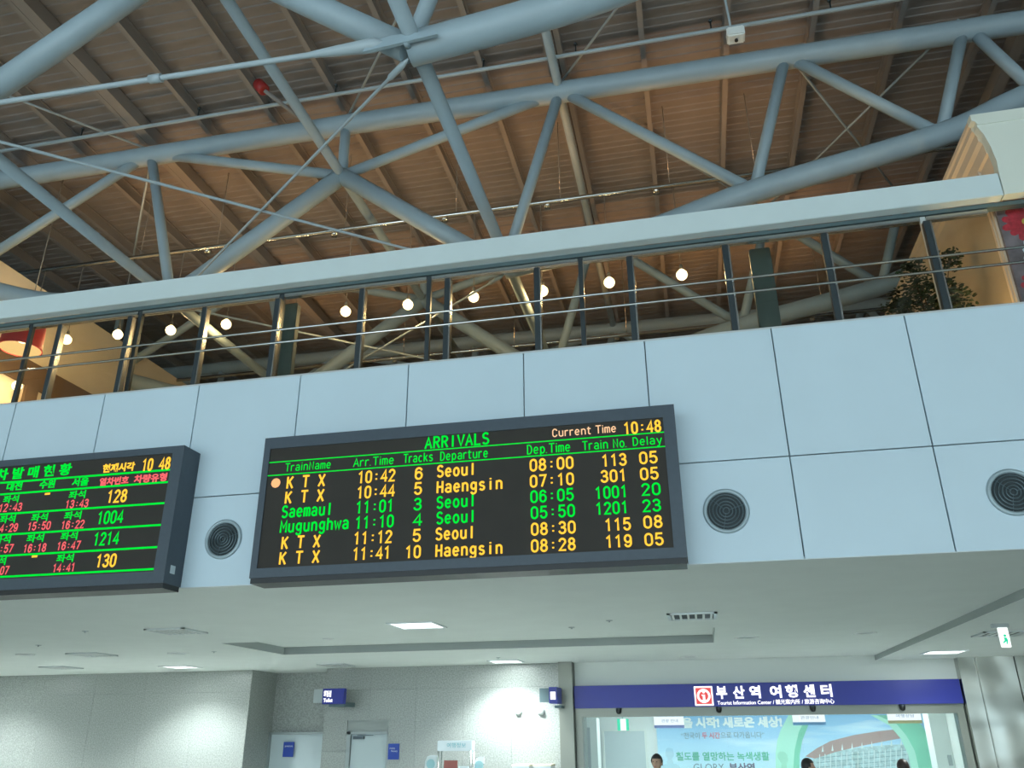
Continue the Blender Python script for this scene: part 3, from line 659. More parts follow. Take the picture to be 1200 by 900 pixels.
# left board
a = onY(199.5, 541, YB); b = onY(182, 673, YB)
dep, scr2 = board(-9.2, -5.055, 3.53, 4.99, -9.05, a.x+0.012, bz0+0.16, 4.915, 'departure board with Korean seat information, cut by the left edge')
Rm = m_redled
LL = [('차 발 매 현 황',-6,563.5,82.4,14,Gm,.03),('현재시각',119.6,554.4,157,10.5,Am,.035),('10 48',166,551.6,198.6,13,Am,.035),
 ('대전',7,575.6,25,10,Gm,.03),('수원',45.6,573,63.6,10,Gm,.03),('서울',83.6,570.4,103,10,Gm,.03),('열차번호',116,569.6,150,9.5,Rm,.035),('차량유형',156.4,566.6,195,10,Rm,.035),
 ('좌석',3,590,21,9,Gm,.015),('12:43',-1.6,600,25,8.5,Rm,.035),('-',51,585.5,58,13,Am,.05),('좌석',80,585,99.4,9.5,Gm,.015),('13:43',76.4,595.6,103,8.5,Rm,.035),('128',125,589,147.6,13.5,Am,.03),
 ('좌석',-1,613.6,17,9.5,Gm,.015),('14:29',-6,624,20,8.5,Rm,.035),('좌석',36,611.6,55,9.5,Gm,.015),('15:50',32,621.6,58.6,8.5,Rm,.035),('좌석',74.6,609.4,94.4,9.5,Gm,.015),('16:22',71.4,620,98,8.5,Rm,.035),('1004',113.4,614,143.4,13.5,Gm,.02),
 ('좌석',-8,637.6,11.4,9.5,Gm,.015),('13:57',-12,648.5,14.4,8.5,Rm,.035),('좌석',30.6,636,50.4,9.5,Gm,.015),('16:18',27,647.4,53.4,8.5,Rm,.035),('좌석',70.4,633.6,90,9.5,Gm,.015),('16:47',66.4,644.6,93.4,8.5,Rm,.035),('1214',109,639,138.4,13.5,Gm,.02),
 ('좌석',-13,663,6,9.5,Gm,.015),('13:07',-16,674,9.4,8.5,Rm,.035),('-',35.6,659,43,13,Am,.05),('좌석',65.6,659.4,85.4,9.5,Gm,.015),('14:41',61.4,670.4,87.4,8.5,Rm,.035),('130',112,664.6,135,13.5,Am,.03)]
for s, xl, yl, xr, cap, m, bo in LL: led(scr2, s, xl, yl, xr, cap, m, bo)
for q in ((0,565.6,199.6,551),(0,578.6,197,566),(0,602,193.6,590.4),(0,626.6,189.6,615.6),(0,651.4,185.6,641.4),(0,675.4,181.6,667.6)):
    p0 = onY(q[0], q[1], SY); p1 = onY(q[2], q[3], SY); z = (p0.z+p1.z)/2
    build('led_line', B(-8.95, p1.x, SY-0.004, SY, z-0.010, z+0.010), Gm, scr2)
p = Vector((-5.055, 7.33, 3.72)); build('side_label', B(p.x, p.x+0.003, p.y-0.05, p.y+0.03, p.z-0.04, p.z+0.04), m_lgrey, dep)

# ------------------------------------------------------------------ lower concourse back wall: granite with joints
YW = 18.1
gl = empty('wall_granite', (-15, YW, 0), 'speckled grey granite back wall at the left', kind='structure')
def tiles(par, x0, x1, y, z0, z1, w=1.25, h=0.62, depth=0.03, zstart=0.0, holes=()):
    nz = int((z1-z0)/h)+1
    for j in range(nz):
        a0 = z0+j*h; a1 = min(z1, a0+h)
        if a1-a0 < 0.03: continue
        n = max(1, round((x1-x0)/w)); ww = (x1-x0)/n
        for i in range(n):
            X0, X1 = x0+i*ww, x0+(i+1)*ww
            segs = [(X0, X1)]
            for hx0, hx1, hz in holes:
                if a0 < hz-0.01:
                    ns = []
                    for s0, s1 in segs:
                        if hx1 <= s0 or hx0 >= s1: ns.append((s0, s1)); continue
                        if hx0 > s0+.02: ns.append((s0, hx0))
                        if hx1 < s1-.02: ns.append((hx1, s1))
                    segs = ns
            for s0, s1 in segs:
                build('granite_slab', B(s0+0.002, s1-0.002, y, y+depth, a0+0.002, a1-0.002), m_granite, par)
build('backing', B(-15.4, -10.05, YW+0.03, YW+2.4, 0, ZB), m_granjoint, gl)
tiles(gl, -15.4, -10.05, YW, 0, ZB)
# return face of that wall
bm = B(-10.05, -10.03, YW+0.0, 19.3, 0, ZB); build('return_slab', bm, m_granite, gl)
# recess behind with door
rw = tag(build('wall_recess', B(-10.1, -7.2, 19.3, 19.5, 0, ZB), m_granite), 'recessed granite wall with a pale door between two wall blocks', kind='structure')
YR = 18.2
dx0, dx1 = onY(406.5, 857, YR).x, onY(455, 857, YR).x; dz = onY(430, 857.5, YR).z
gb = empty('wall_granite', (-8.3, YR, 0), 'speckled grey granite block with a door and wall lamps at centre', kind='structure')
GX0 = onY(384, 785, YR).x; GX1 = onY(656, 777, YR).x
tiles(gb, GX0, GX1, YR, 0, ZB, 1.12, 0.62, 0.03, holes=((dx0, dx1, dz),))
bm = bmesh.new(); box(bm, GX0, dx0, YR+0.03, 20, 0, ZB); box(bm, dx1, GX1, YR+0.03, 20, 0, ZB); box(bm, dx0, dx1, YR+0.03, 20, dz, ZB)
build('backing', bm, m_granjoint, gb)
# doors
def door(n, x0, x1, zt, y, lab, fr=True):
    t = tag(empty('door_%d' % n, (x0, y, 0)), lab, kind='structure')
    bm = bmesh.new(); fw = 0.09
    box(bm, x0, x0+fw, y, y+0.12, 0, zt); box(bm, x1-0.03, x1, y, y+0.12, 0, zt); box(bm, x0, x1, y, y+0.12, zt-0.05, zt)
    build('door_frame', bm, m_doorframe, t)
    lf = build('door_leaf', B(x0+fw+0.01, x1-0.03, y+0.05, y+0.09, 0, zt-0.05), m_door, t)
    build('door_handle', T([(x1-0.15, y+0.04, 1.0), (x1-0.15, y, 1.0), (x1-0.27, y, 1.0)], 0.012, 8), m_chrome, lf)
    return t
d1 = door(1, dx0, dx1, dz, YR, 'pale grey door with closer beside a small blue plate')
bm = bmesh.new(); box(bm, dx0+0.16, dx0+0.40, YR-0.02, YR+0.04, dz-0.15, dz-0.09); box(bm, dx0+0.25, dx0+0.62, YR-0.01, YR+0.005, dz-0.075, dz-0.06)
build('door_closer', bm, m_dsteel, d1)
ex0 = onY(316, 857, 19.3).x; ez = onY(345, 858, 19.3).z
door(2, ex0, -7.4, ez, 19.18, 'pale grey door set in the shadowed recess')
def plate(px0, px1, py0, py1, Y, lab, lines):
    a = onY(px0, py0, Y); b = onY(px1, py1, Y)
    t = empty('sign_plate', (a.x, Y, b.z), lab, 'sign', 'small blue door plates')
    build('plate', B(a.x, b.x, Y-0.02, Y, b.z, a.z, 0.003), m_navyplate, t)
    w = b.x-a.x
    for k, (s, x0, x1) in enumerate(lines):
        text('lettering', s, a.x+w*x0, a.x+w*x1, a.z-0.11-0.05*k, 0.035, Y-0.02, m_white, t, 0.0, depth=0.002)
plate(333, 343.5, 869.5, 887, 19.17, 'small blue plate on the recessed door', [('관계자외', .12, .88)])
plate(455.5, 467.5, 871.5, 890, YR, 'small blue plate on granite beside the door with closer', [('유아휴게실', .12, .62), ('Nursery', .3, .85)])

# projecting lit signs
def flag_sign(pxa, pya, side, lab, w=0.20, reach=0.34):
    p = onY(pxa, pya, 17.6)
    t = empty('projecting_sign', p, lab, 'sign', 'blue projecting box signs on the granite')
    return t, p
p = onY(389, 816, 17.6); t = empty('projecting_sign', p, 'lit blue box sign projecting at the corner left of the door', 'sign', 'blue projecting box signs')
a = onY(378.5, 807, 17.5); b = onY(402, 826, 17.5)
build('sign_box', B(a.x, b.x, 17.5, 17.64, b.z+0.02, a.z, 0.004), m_navy, t)
c = onY(369, 807, 17.55); build('mount_arm', B(c.x, a.x-0.002, 17.52, 17.62, b.z+0.05, a.z-0.01), m_grey, t)
build('lower_bracket', B(a.x+0.1, b.x-0.02, 17.64, 18.2, b.z-0.03, b.z+0.06), m_col, t)
text('lettering', '화장실', a.x+0.03, a.x+0.20, a.z-0.17, 0.13, 17.5, m_lit, t, 0.06, depth=0.003)
text('lettering', 'Toilet', a.x+0.03, a.x+0.24, a.z-0.27, 0.07, 17.5, m_lit, t, 0.04, depth=0.003)
p = onY(646, 813, 17.6); t = empty('projecting_sign', p, 'dark blue box sign edge on, above two wall lamps near the blue fascia', 'sign', 'blue projecting box signs')
a = onY(642.5, 805, 17.2); b = onY(652.5, 824, 17.2)
build('sign_box', B(a.x, b.x, 17.25, 17.85, b.z, a.z, 0.004), m_navy, t)
c = onY(632, 805, 17.5); build('mount_arm', B(c.x, a.x-0.003, 17.5, 17.62, b.z+0.03, a.z-0.01), m_col, t)
build('lit_face', B(a.x+0.03, b.x-0.03, 17.244, 17.25, b.z+0.07, a.z-0.09), m_lit, t)
text('lettering', '안내', a.x+0.04, b.x-0.04, b.z+0.12, 0.06, 17.243, m_navy, t, 0.0, depth=0.002)
build('lower_bracket', B(a.x+0.05, b.x+0.03, 17.6, 18.2, b.z-0.08, b.z-0.03), m_col, t)

# white round wall lamps
for px, lb in ((608, 'left white round knob on the bright granite'), (634, 'right white round knob on the bright granite')):
    p = onY(px, 834, YR)
    t = empty('wall_fitting', (p.x, YR, p.z), lb, 'wall fitting', 'pair of round white fittings')
    build('dome', lathe(bmesh.new(), (p.x, YR, p.z), [(0.075,0),(0.075,-0.03),(0.06,-0.075),(0.03,-0.10),(0,-0.105)], 'Y', 20), m_white, t)
    build('base_ring', lathe(bmesh.new(), (p.x, YR, p.z), [(0.085,0),(0.085,-0.012),(0.07,-0.014)], 'Y', 20), m_grey, t)

# brochure stand
Yb = 17.2
a = onY(513, 868, Yb); b = onY(553, 880, Yb); c = onY(553, 900, Yb)
t = empty('brochure_stand', (a.x, Yb, 0), 'wire brochure rack with a printed header against the granite', 'rack')
build('header_box', B(a.x, b.x, Yb-0.02, Yb+0.25, b.z, a.z, 0.01), m_lgrey, t)
text('lettering', '여행정보', a.x+0.20, b.x-0.12, b.z+0.06, 0.09, Yb-0.022, mat('teal_ink', (0.1, 0.4, 0.45)), t, 0.0, depth=0.002)
for x in (a.x+0.02, b.x-0.02):
    for y in (Yb, Yb+0.23): build('leg', T([(x, y, 0), (x, y, b.z)], 0.015, 8), m_chrome, t)
for k in range(4): build('shelf', B(a.x, b.x, Yb, Yb+0.25, 0.3+k*0.38, 0.32+k*0.38), m_lgrey, t)
m_pa = mat('leaflet_white', (0.75, 0.82, 0.84)); m_pb = mat('leaflet_red', (0.4, 0.12, 0.1)); m_pc = mat('leaflet_teal', (0.35, 0.6, 0.65))
def leaflet(x, z, w, h, m, lb, y=Yb+0.06):
    o = build('brochure', B(x, x+w, y, y+0.02, z, z+h, 0.002), m, None, loc=(x, y, z)); tag(o, lb, 'brochure', 'leaflets at the rack')
q = onY(519, 884, Yb+.05)
leaflet(a.x+0.12, 1.462, 0.28, 0.24, m_pb, 'dark red leaflet on the top shelf of the rack')
leaflet(a.x+0.42, 1.462, 0.22, 0.14, m_pa, 'white leaflet on the top shelf of the rack')
leaflet(a.x+0.05, 1.082, 0.22, 0.30, m_pa, 'white leaflet on the second shelf, left')
leaflet(a.x+0.32, 1.082, 0.22, 0.30, m_pc, 'teal leaflet on the second shelf, right')
# side displays
def display(px0, px1, py0, Y, lab, m, h=0.5):
    a = onY(px0, py0, Y); b = onY(px1, py0, Y)
    t = empty('leaflet_stand', (a.x, Y, 0), lab, 'stand')
    bm = bmesh.new(); x0, x1 = a.x, b.x; z1 = a.z
    prof = [(x0, z1-h), (x0, z1-0.12), (x0+(x1-x0)*.2, z1-0.02), (x0+(x1-x0)*.5, z1), (x1, z1), (x1, z1-h)]
    prism(bm, prof, Y, Y+0.05); build('board', bm, m, t)
    build('leg', T([((x0+x1)/2, Y+0.03, 0), ((x0+x1)/2, Y+0.03, z1-h)], 0.02, 8), m_chrome, t)
    build('foot', lathe(bmesh.new(), ((x0+x1)/2, Y+0.03, 0), [(0,0.02),(0.16,0.02),(0.16,0),(0,0)], 'Z', 20), m_chrome, t)
    build('printed_panel', lathe(bmesh.new(), ((x0+x1)/2, Y-0.001, z1-0.16), [(0.09,-0.002),(0,-0.002)], 'Y', 16), m_pc, t)
display(498, 512, 885, 17.3, 'pale rounded leaflet board left of the wire rack', m_pa)
display(556, 567, 887, 17.3, 'low white leaflet tray right of the wire rack', m_pa, 0.12)
for px, lb in ((600, 'left cream topped box against the bright granite'), (625, 'right cream topped box against the bright granite')):
    a = onY(px, 896, 17.7); b = onY(px+20.5, 896, 17.7)
    t = empty('vending_box', (a.x, 17.7, 0), lb, 'locker', 'pair of cream topped boxes')
    build('body', B(a.x, b.x, 17.7, 18.15, 0.0, a.z-0.03), m_lgrey, t); build('lid', B(a.x-0.01, b.x+0.01, 17.69, 18.16, a.z-0.03, a.z), m_cream, t)
    build('front_panel', B(a.x+0.03, b.x-0.03, 17.692, 17.7, 0.3, a.z-0.2), m_white, t)

# steel edge at the right of the granite
se = tag(build('trim_5', B(GX1, -2.63, 17.95, 20, 0, ZB, 0.004), m_lintel), 'polished steel corner strip between granite and blue fascia', kind='structure')

# ------------------------------------------------------------------ tourist centre front
X0, X1 = -2.62, 4.83
YS = 18.2
fz1 = onY(900, 800.5, YS).z
tz1 = (onY(674, 804, YS).z+onY(1122, 796, YS).z)/2; tz0 = 2.655
tag(build('wall_header', B(X0, X1+0.1, YS+0.05, YS+0.35, tz0-0.05, ZB+0.0), m_wallwhite), 'pale wall above the blue fascia', kind='structure')
fs = empty('fascia_sign', (X0, YS, tz0), 'long royal blue fascia sign with white Korean lettering and red i', 'sign')
build('sign_body', B(X0, X1, YS-0.10, YS+0.05, tz0, tz1, 0.005), m_navy, fs)
def stext(s, xl, yl, xr, cap, m, bold, Y=YS-0.10, par=None, nm='lettering', depth=0.01):
    p = onY(xl, yl, Y); q = onY(xr, yl-(xr-xl)*0.02, Y); d2 = ((p+q)/2-CAMP).dot(F); h = cap*d2/_f
    text(nm, s, p.x, q.x, p.z, h, Y, m, par, bold, depth=depth)
for ch_, xa_, xb_ in (('부',840,852.7),('산',859.7,873.3),('역',879,892),('여',903,916.7),('행',921.6,935.8),('센',942.5,956),('터',962.9,976)):
    stext(ch_, xa_, 819.2-(xa_-840)*0.020, xb_, 14, m_lit, 0.035, par=fs)
stext('Tourist Information Center / 観光案内所 / 旅游咨询中心', 841, 826.5, 978, 5.6, m_lit, 0.01, par=fs)
a = onY(812.7, 803.5, YS-0.1); b = onY(836.7, 827.8, YS-0.1); cx, cz = (a.x+b.x)/2, (a.z+b.z)/2; h = (b.x-a.x)/2
ic = build('icon_plate', B(cx-h, cx+h, YS-0.112, YS-0.10, cz-h, cz+h, 0.004), m_lit, fs)
build('icon_square', B(cx-h*.84, cx+h*.84, YS-0.116, YS-0.112, cz-h*.84, cz+h*.84), m_iconred, ic)
build('icon_ring', lathe(bmesh.new(), (cx, YS-0.116, cz), [(h*.72,0),(h*.72,-0.004),(h*.50,-0.004),(h*.50,0)], 'Y', 32), m_lit, ic)
bm = bmesh.new(); box(bm, cx-h*.10, cx+h*.14, YS-0.121, YS-0.117, cz-h*.5, cz+h*.12); box(bm, cx-h*.22, cx+h*.1, YS-0.121, YS-0.117, cz+h*.03, cz+h*.13); box(bm, cx-h*.22, cx+h*.26, YS-0.121, YS-0.117, cz-h*.56, cz-h*.44)
lathe(bm, (cx+h*.02, YS-0.117, cz+h*.42), [(h*.15,0),(h*.15,-0.004),(0,-0.004)], 'Y', 14)
build('icon_letter', bm, m_lit, ic)
# steel header rail below, glass front
hz = onY(900, 838, YS).z
tag(build('trim_6', B(X0, X1, YS-0.02, YS+0.25, hz, tz0), m_lintel), 'brushed steel lintel under the blue fascia', kind='structure')
tag(build('trim_7', B(X0, X0+0.14, YS-0.02, YS+0.25, 0, hz), m_lintel), 'steel jamb left of the tourist centre opening', kind='structure')
tag(build('trim_8', B(X1-0.13, X1, YS-0.02, YS+0.25, 0, hz), m_lintel), 'steel jamb right of the tourist centre opening', kind='structure')
sf = empty('shopfront_glazing', (X0, YS+0.1, 0), 'clear glass front of the tourist centre', 'glass front')
for k in range(5):
    x = X0+0.15+k*(X1-X0-0.28)/5
    build('pane', B(x+0.005, x+(X1-X0-0.28)/5-0.005, YS+0.09, YS+0.10, 0, hz-0.001), m_glass2, sf)
# interior shell
tag(build('ceiling', B(X0-0.9, X1+0.3, YS+0.35, 22.5, 2.95, 3.0), m_white), 'white inner ceiling of the tourist centre', kind='structure')
tag(build('wall_inner', B(X0-0.9, X1+0.3, 22.0, 22.2, 0, 2.95), m_white), 'white inner back wall of the tourist centre', kind='structure')
tag(build('wall_inner', B(X0-0.9, X0-0.6, 18.6, 22.0, 0, 2.95), m_white), 'white inner side wall of the tourist centre, left', kind='structure')
tag(build('wall_inner', B(X1+0.1, X1+0.3, 18.6, 22.0, 0, 2.95), m_white), 'white inner side wall of the tourist centre, right', kind='structure')
def interior_light(x, y, z, w, h, e, col=(0.95, 1, 1)):
    t = empty('ceiling_panel_light', (x, y, z), 'recessed fluorescent panel inside the tourist centre at x %.0f' % x, 'ceiling light')
    return t
for k, x in enumerate((-1.4, 1.1, 3.6)):
    y = 20.2
    t = empty('inner_ceiling_light', (x, y, 2.94), 'square light panel inside the tourist centre, %s' % ['by the exit sign', 'before the mural lettering', 'before the mural building'][k], 'ceiling light', 'light panels inside the tourist centre')
    build('frame', B(x-0.45, x+0.45, y-0.45, y+0.45, 2.92, 2.95), m_white, t)
    build('diffuser', B(x-0.40, x+0.40, y-0.40, y+0.40, 2.912, 2.92), m_fix, t)
    L = bpy.data.lights.new('inner_lamp', 'AREA'); L.energy = 32; L.size = 0.8; L.color = (0.90, 1, 1)
    lo = bpy.data.objects.new('inner_lamp', L); link(lo, t); lo.location = (0, 0, -0.04)
# door, exit sign, wardrobe in the inner left
YI = 21.98
p = onY(708, 857, YI); q = onY(755, 857, YI)
dd = tag(build('door_3', B(p.x, q.x, YI-0.04, YI, 0, p.z), m_door), 'grey inner door under the green exit sign', kind='structure')
bm = bmesh.new(); box(bm, p.x-0.05, p.x, YI-0.06, YI, 0, p.z+0.05); box(bm, q.x, q.x+0.05, YI-0.06, YI, 0, p.z+0.05); box(bm, p.x, q.x, YI-0.06, YI, p.z, p.z+0.05)
build('door_frame', bm, m_wallwhite, dd)
a = onY(723, 842.5, 19.6); b = onY(737, 856, 19.6)
t = empty('exit_sign', (a.x, 19.6, b.z), 'green and white exit sign inside the tourist centre', 'exit sign')
build('lit_box', B(a.x, b.x, 19.6, 19.68, b.z, a.z, 0.004), m_exit, t)
w = b.x-a.x; build('white_field', B(a.x+w*.28, b.x-w*.22, 19.594, 19.6, b.z, a.z), m_exitw, t)
build('hanger', T([((a.x+b.x)/2, 19.64, a.z), ((a.x+b.x)/2, 19.64, 2.95)], 0.01, 6), m_grey, t)
p = onY(682, 842, 20.5); q = onY(700, 842, 20.5)
t = tag(build('tall_cabinet', B(p.x+0.05, q.x, 20.3, 20.9, 0, 2.5), m_white, None, loc=(p.x, 20.3, 0)), 'tall white cabinet at the left inside the tourist centre', 'cabinet')
build('glass_strip', B(p.x+0.12, p.x+0.20, 20.29, 20.3, 0.2, 2.3), m_grey, t)
p = onY(1088, 834, 20.0); q = onY(1113, 834, 20.0)
t = tag(build('inner_pillar', B(p.x-0.02, q.x+0.1, 20.0, 20.5, 0, 2.94), m_white, None, loc=(p.x, 20, 0)), 'white pillar at the right inside the tourist centre', 'pillar')
a = onY(1113.5, 891, 20.0); build('switch', B(a.x-0.04, a.x+0.04, 19.985, 20.0, a.z-0.10, a.z+0.10), m_grey, t)

# mural
YM = 21.9
def mp(px, py, Y=YM): p = onY(px, py, Y); return (p.x, p.z)
a = mp(768, 838); b = mp(1094, 838)
def mural_sky():
    m = bpy.data.materials.new('mural_print'); m.use_nodes = True; nt = m.node_tree; bs = nt.nodes['Principled BSDF']; bs.inputs['Roughness'].default_value = 0.5
    tc = nt.nodes.new('ShaderNodeTexCoord'); sx = nt.nodes.new('ShaderNodeSeparateXYZ'); nt.links.new(tc.outputs['Generated'], sx.inputs[0])
    r = nt.nodes.new('ShaderNodeValToRGB'); nt.links.new(sx.outputs['Z'], r.inputs[0])
    e = r.color_ramp.elements; e[0].position = 0.35; e[0].color = (0.62, 0.86, 0.95, 1); e[1].position = 1.0; e[1].color = (0.14, 0.44, 0.80, 1)
    n = nt.nodes.new('ShaderNodeTexNoise'); n.inputs['Scale'].default_value = 3; n.inputs['Detail'].default_value = 6
    mp_ = nt.nodes.new('ShaderNodeMapping'); mp_.inputs['Scale'].default_value = (1, 1, 3); nt.links.new(tc.outputs['Generated'], mp_.inputs[0]); nt.links.new(mp_.outputs[0], n.inputs['Vector'])
    rr = nt.nodes.new('ShaderNodeValToRGB'); rr.color_ramp.elements[0].position = 0.5; rr.color_ramp.elements[1].position = 0.75; nt.links.new(n.outputs['Fac'], rr.inputs[0])
    mx = nt.nodes.new('ShaderNodeMixRGB'); mx.inputs[2].default_value = (0.75, 0.9, 0.97, 1); nt.links.new(rr.outputs[0], mx.inputs[0]); nt.links.new(r.outputs[0], mx.inputs[1])
    nt.links.new(mx.outputs[0], bs.inputs['Base Color']); return m
mu = empty('wall_mural', (a[0], YM, 0.9), 'printed mural of blue sky, green arches and station building behind the counter', 'mural')
build('print', B(a[0], b[0], YM, YM+0.06, 0.3, 2.9), mural_sky(), mu)
m_arc = mat('arch_green', (0.20, 0.62, 0.42), 0.5, noise=0.15, nscale=1.5); m_arc2 = mat('arch_pale', (0.45, 0.82, 0.66), 0.5); m_br = mat('roof_brown', (0.42, 0.27, 0.24), 0.6)
m_fac = mat('facade_print', (0.45, 0.60, 0.62), 0.6, noise=0.25, nscale=9); m_facl = mat('facade_line', (0.70, 0.78, 0.78), 0.6); m_facd = mat('facade_shade', (0.22, 0.34, 0.36), 0.6)
def flat(name, pts, m, lay, par=mu): 
    return build(name, prism(bmesh.new(), [mp(*q) for q in pts], YM-0.003*lay-0.002, YM-0.003*lay), m, par)
flat('printed_arch', [(924,838),(915,855),(911,867),(909,882),(909,912),(937,912),(937,885),(940,868),(947,850),(956,838)], m_arc2, 1)
flat('printed_arch_side', [(937,912),(937,885),(940,868),(947,850),(956,838),(946,838),(936,858),(931,880),(929,912)], m_arc, 2)
flat('printed_arch', [(1027,838),(1050,848),(1062,862),(1072,880),(1079,912),(1099,912),(1097,890),(1090,866),(1080,850),(1066,838)], m_arc, 3)
flat('printed_arch_side', [(1027,838),(1050,848),(1062,862),(1072,880),(1079,912),(1070,912),(1064,884),(1055,865),(1042,850),(1020,838)], m_arc2, 4)
flat('printed_building', [(953,889),(980,880),(1010,875.5),(1040,873),(1066,872),(1073,912),(950,912)], m_fac, 1)
flat('printed_roof', [(943.5,886.5),(957,877),(973,868.5),(1000,861.5),(1028,857),(1048,855),(1057,855.5),(1062,864),(1040,868),(1010,874),(980,881),(955,889)], m_br, 2)
for k in range(9):
    x = 964+k*11.5; y = 879-(k*11.5)*0.085
    flat('printed_strut', [(x-1.2, y+2), (x, y-6), (x+1.2, y+2)], m_facl, 3)
for k in range(5):
    y0 = 884+k*5.5; flat('printed_floor_line', [(957, y0+4), (1069, y0-6), (1069, y0-5.3), (957, y0+4.8)], m_facd, 2)
for k in range(17):
    x = 960+k*6.4; flat('printed_column_line', [(x, 884-k*.5), (x+.9, 884-k*.5), (x+.9, 912), (x, 912)], m_facl, 3)
m_tw = mat('text_white', (0.9, 0.95, 0.95)); m_tp = mat('text_grey', (0.20, 0.28, 0.33)); m_tr = mat('text_pink', (0.75, 0.15, 0.22)); m_tg = mat('text_green', (0.10, 0.50, 0.32)); m_tpu = mat('text_plum', (0.13, 0.10, 0.18))
def mt(s, xl, yl, xr, cap, m, bold=0.0):
    stext(s, xl, yl, xr, cap, m, bold, Y=YM-0.006, par=mu, depth=0.004)
mt('을 시작! 새로운 세상!', 800, 853.5, 917, 12, m_tw, 0.05); mt('“전국이', 798.7, 866, 820, 7, m_tp); mt('두 시간', 823, 865.7, 844, 7, m_tr, .02); mt('으로 다가옵니다”', 845, 865.3, 896, 7, m_tp)
mt('철도를 열망하는 녹색생활', 792.7, 891.5, 902, 9.5, m_tg, 0.02); mt('GLORY', 813, 903.5, 849, 8, m_tp); mt('부산역', 855, 905, 885, 10, m_tpu, 0.03)

# hanging cards and black brackets at the lintel
for px, py, lb in ((725, 832, 'black camera knob under the fascia above the exit sign'), (842.5, 832, 'black camera knob under the fascia below the red icon'), (952.5, 829, 'black camera knob under the fascia near the end of the lettering'), (1057, 826, 'black camera knob under the fascia at its bright right part')):
    p = onY(px, py, YS-0.05); p.z = tz0-0.061
    t = empty('dome_camera', p, lb, 'camera', 'black knobs under the fascia')
    build('dome', lathe(bmesh.new(), p, [(0,-0.06),(0.035,-0.05),(0.055,-0.015),(0.055,0.03)], 'Z', 16), m_black, t)
    build('mount', lathe(bmesh.new(), p, [(0.06,0.03),(0.06,0.05),(0.045,0.06)], 'Z', 16), m_dsteel, t)
m_cardw = emit('card_lit', (0.95, 0.98, 1), 1.05); m_cb1 = mat('card_violet', (0.25, 0.30, 0.75)); m_cb2 = mat('card_blue', (0.10, 0.35, 0.70)); m_cb3 = mat('card_gold', (0.65, 0.50, 0.15))
for px0, px1, py0, py1, mb, lb, s in ((766, 802, 840, 853, m_cb1, 'hanging lit card with violet foot, left', '관광 안내'), (928, 968, 836, 849.5, m_cb2, 'hanging lit card with blue foot, middle', '관광안내'), (1039, 1081, 833, 847.5, m_cb3, 'hanging lit card with gold foot, right', '여행상담')):
    Yc = 18.8; a = onY(px0, py0, Yc); b = onY(px1, py1, Yc); z0 = b.z; z1 = a.z; w = b.x-a.x
    t = empty('hanging_card', (a.x, Yc, z0), lb, 'hanging sign', 'lit cards hanging inside the tourist centre')
    build('card', B(a.x, b.x, Yc, Yc+0.04, z0+0.055, z1), m_cardw, t); build('foot_band', B(a.x, b.x, Yc, Yc+0.04, z0, z0+0.055), mb, t)
    text('lettering', s, a.x+w*.25, b.x-w*.2, z0+0.11, 0.06, Yc, m_cb2, t, 0.0, depth=0.002)
    for x in (a.x+0.08, b.x-0.08): build('hanger', T([(x, Yc+0.02, z1), (x, Yc+0.02, 2.95)], 0.006, 6), m_grey, t)

# steel clad pillar at the right
XP = X1+0.02
pl = empty('wall_steel', (XP, 18.0, 0), 'wavy polished steel cladding at the right of the fascia', kind='structure')
ZC = ZB-0.09
j1 = onY(1190, 780, 17.95).x
build('chamfer_sheet', prism(bmesh.new(), [(XP, 0), (XP+0.30, 0), (XP+0.30, ZC), (XP, ZC)], 18.0, 18.3), m_pillar, pl)
build('steel_sheet', B(XP+0.305, j1-0.01, 17.93, 18.3, 0, ZC, 0.01), m_pillar, pl)
build('steel_sheet', B(j1+0.01, j1+1.5, 17.93, 18.3, 0, ZC, 0.01), m_pillar, pl)
build('steel_sheet', B(j1+1.52, 11.9, 17.93, 18.3, 0, ZC, 0.01), m_pillar, pl)
strip_wall('wall_far', B(-20, -15.4, YW, YW+0.3, 0, ZB), m_granite, 'granite wall beyond the left edge')

# counter inside
t = empty('service_counter', (0.5, 19.4, 0), 'pale service counter below the frame inside the tourist centre', 'counter')
build('counter_body', B(-1.2, 4.3, 19.3, 19.9, 0, 1.02), m_white, t); build('counter_top', B(-1.25, 4.35, 19.25, 19.95, 1.02, 1.06), m_granite, t)

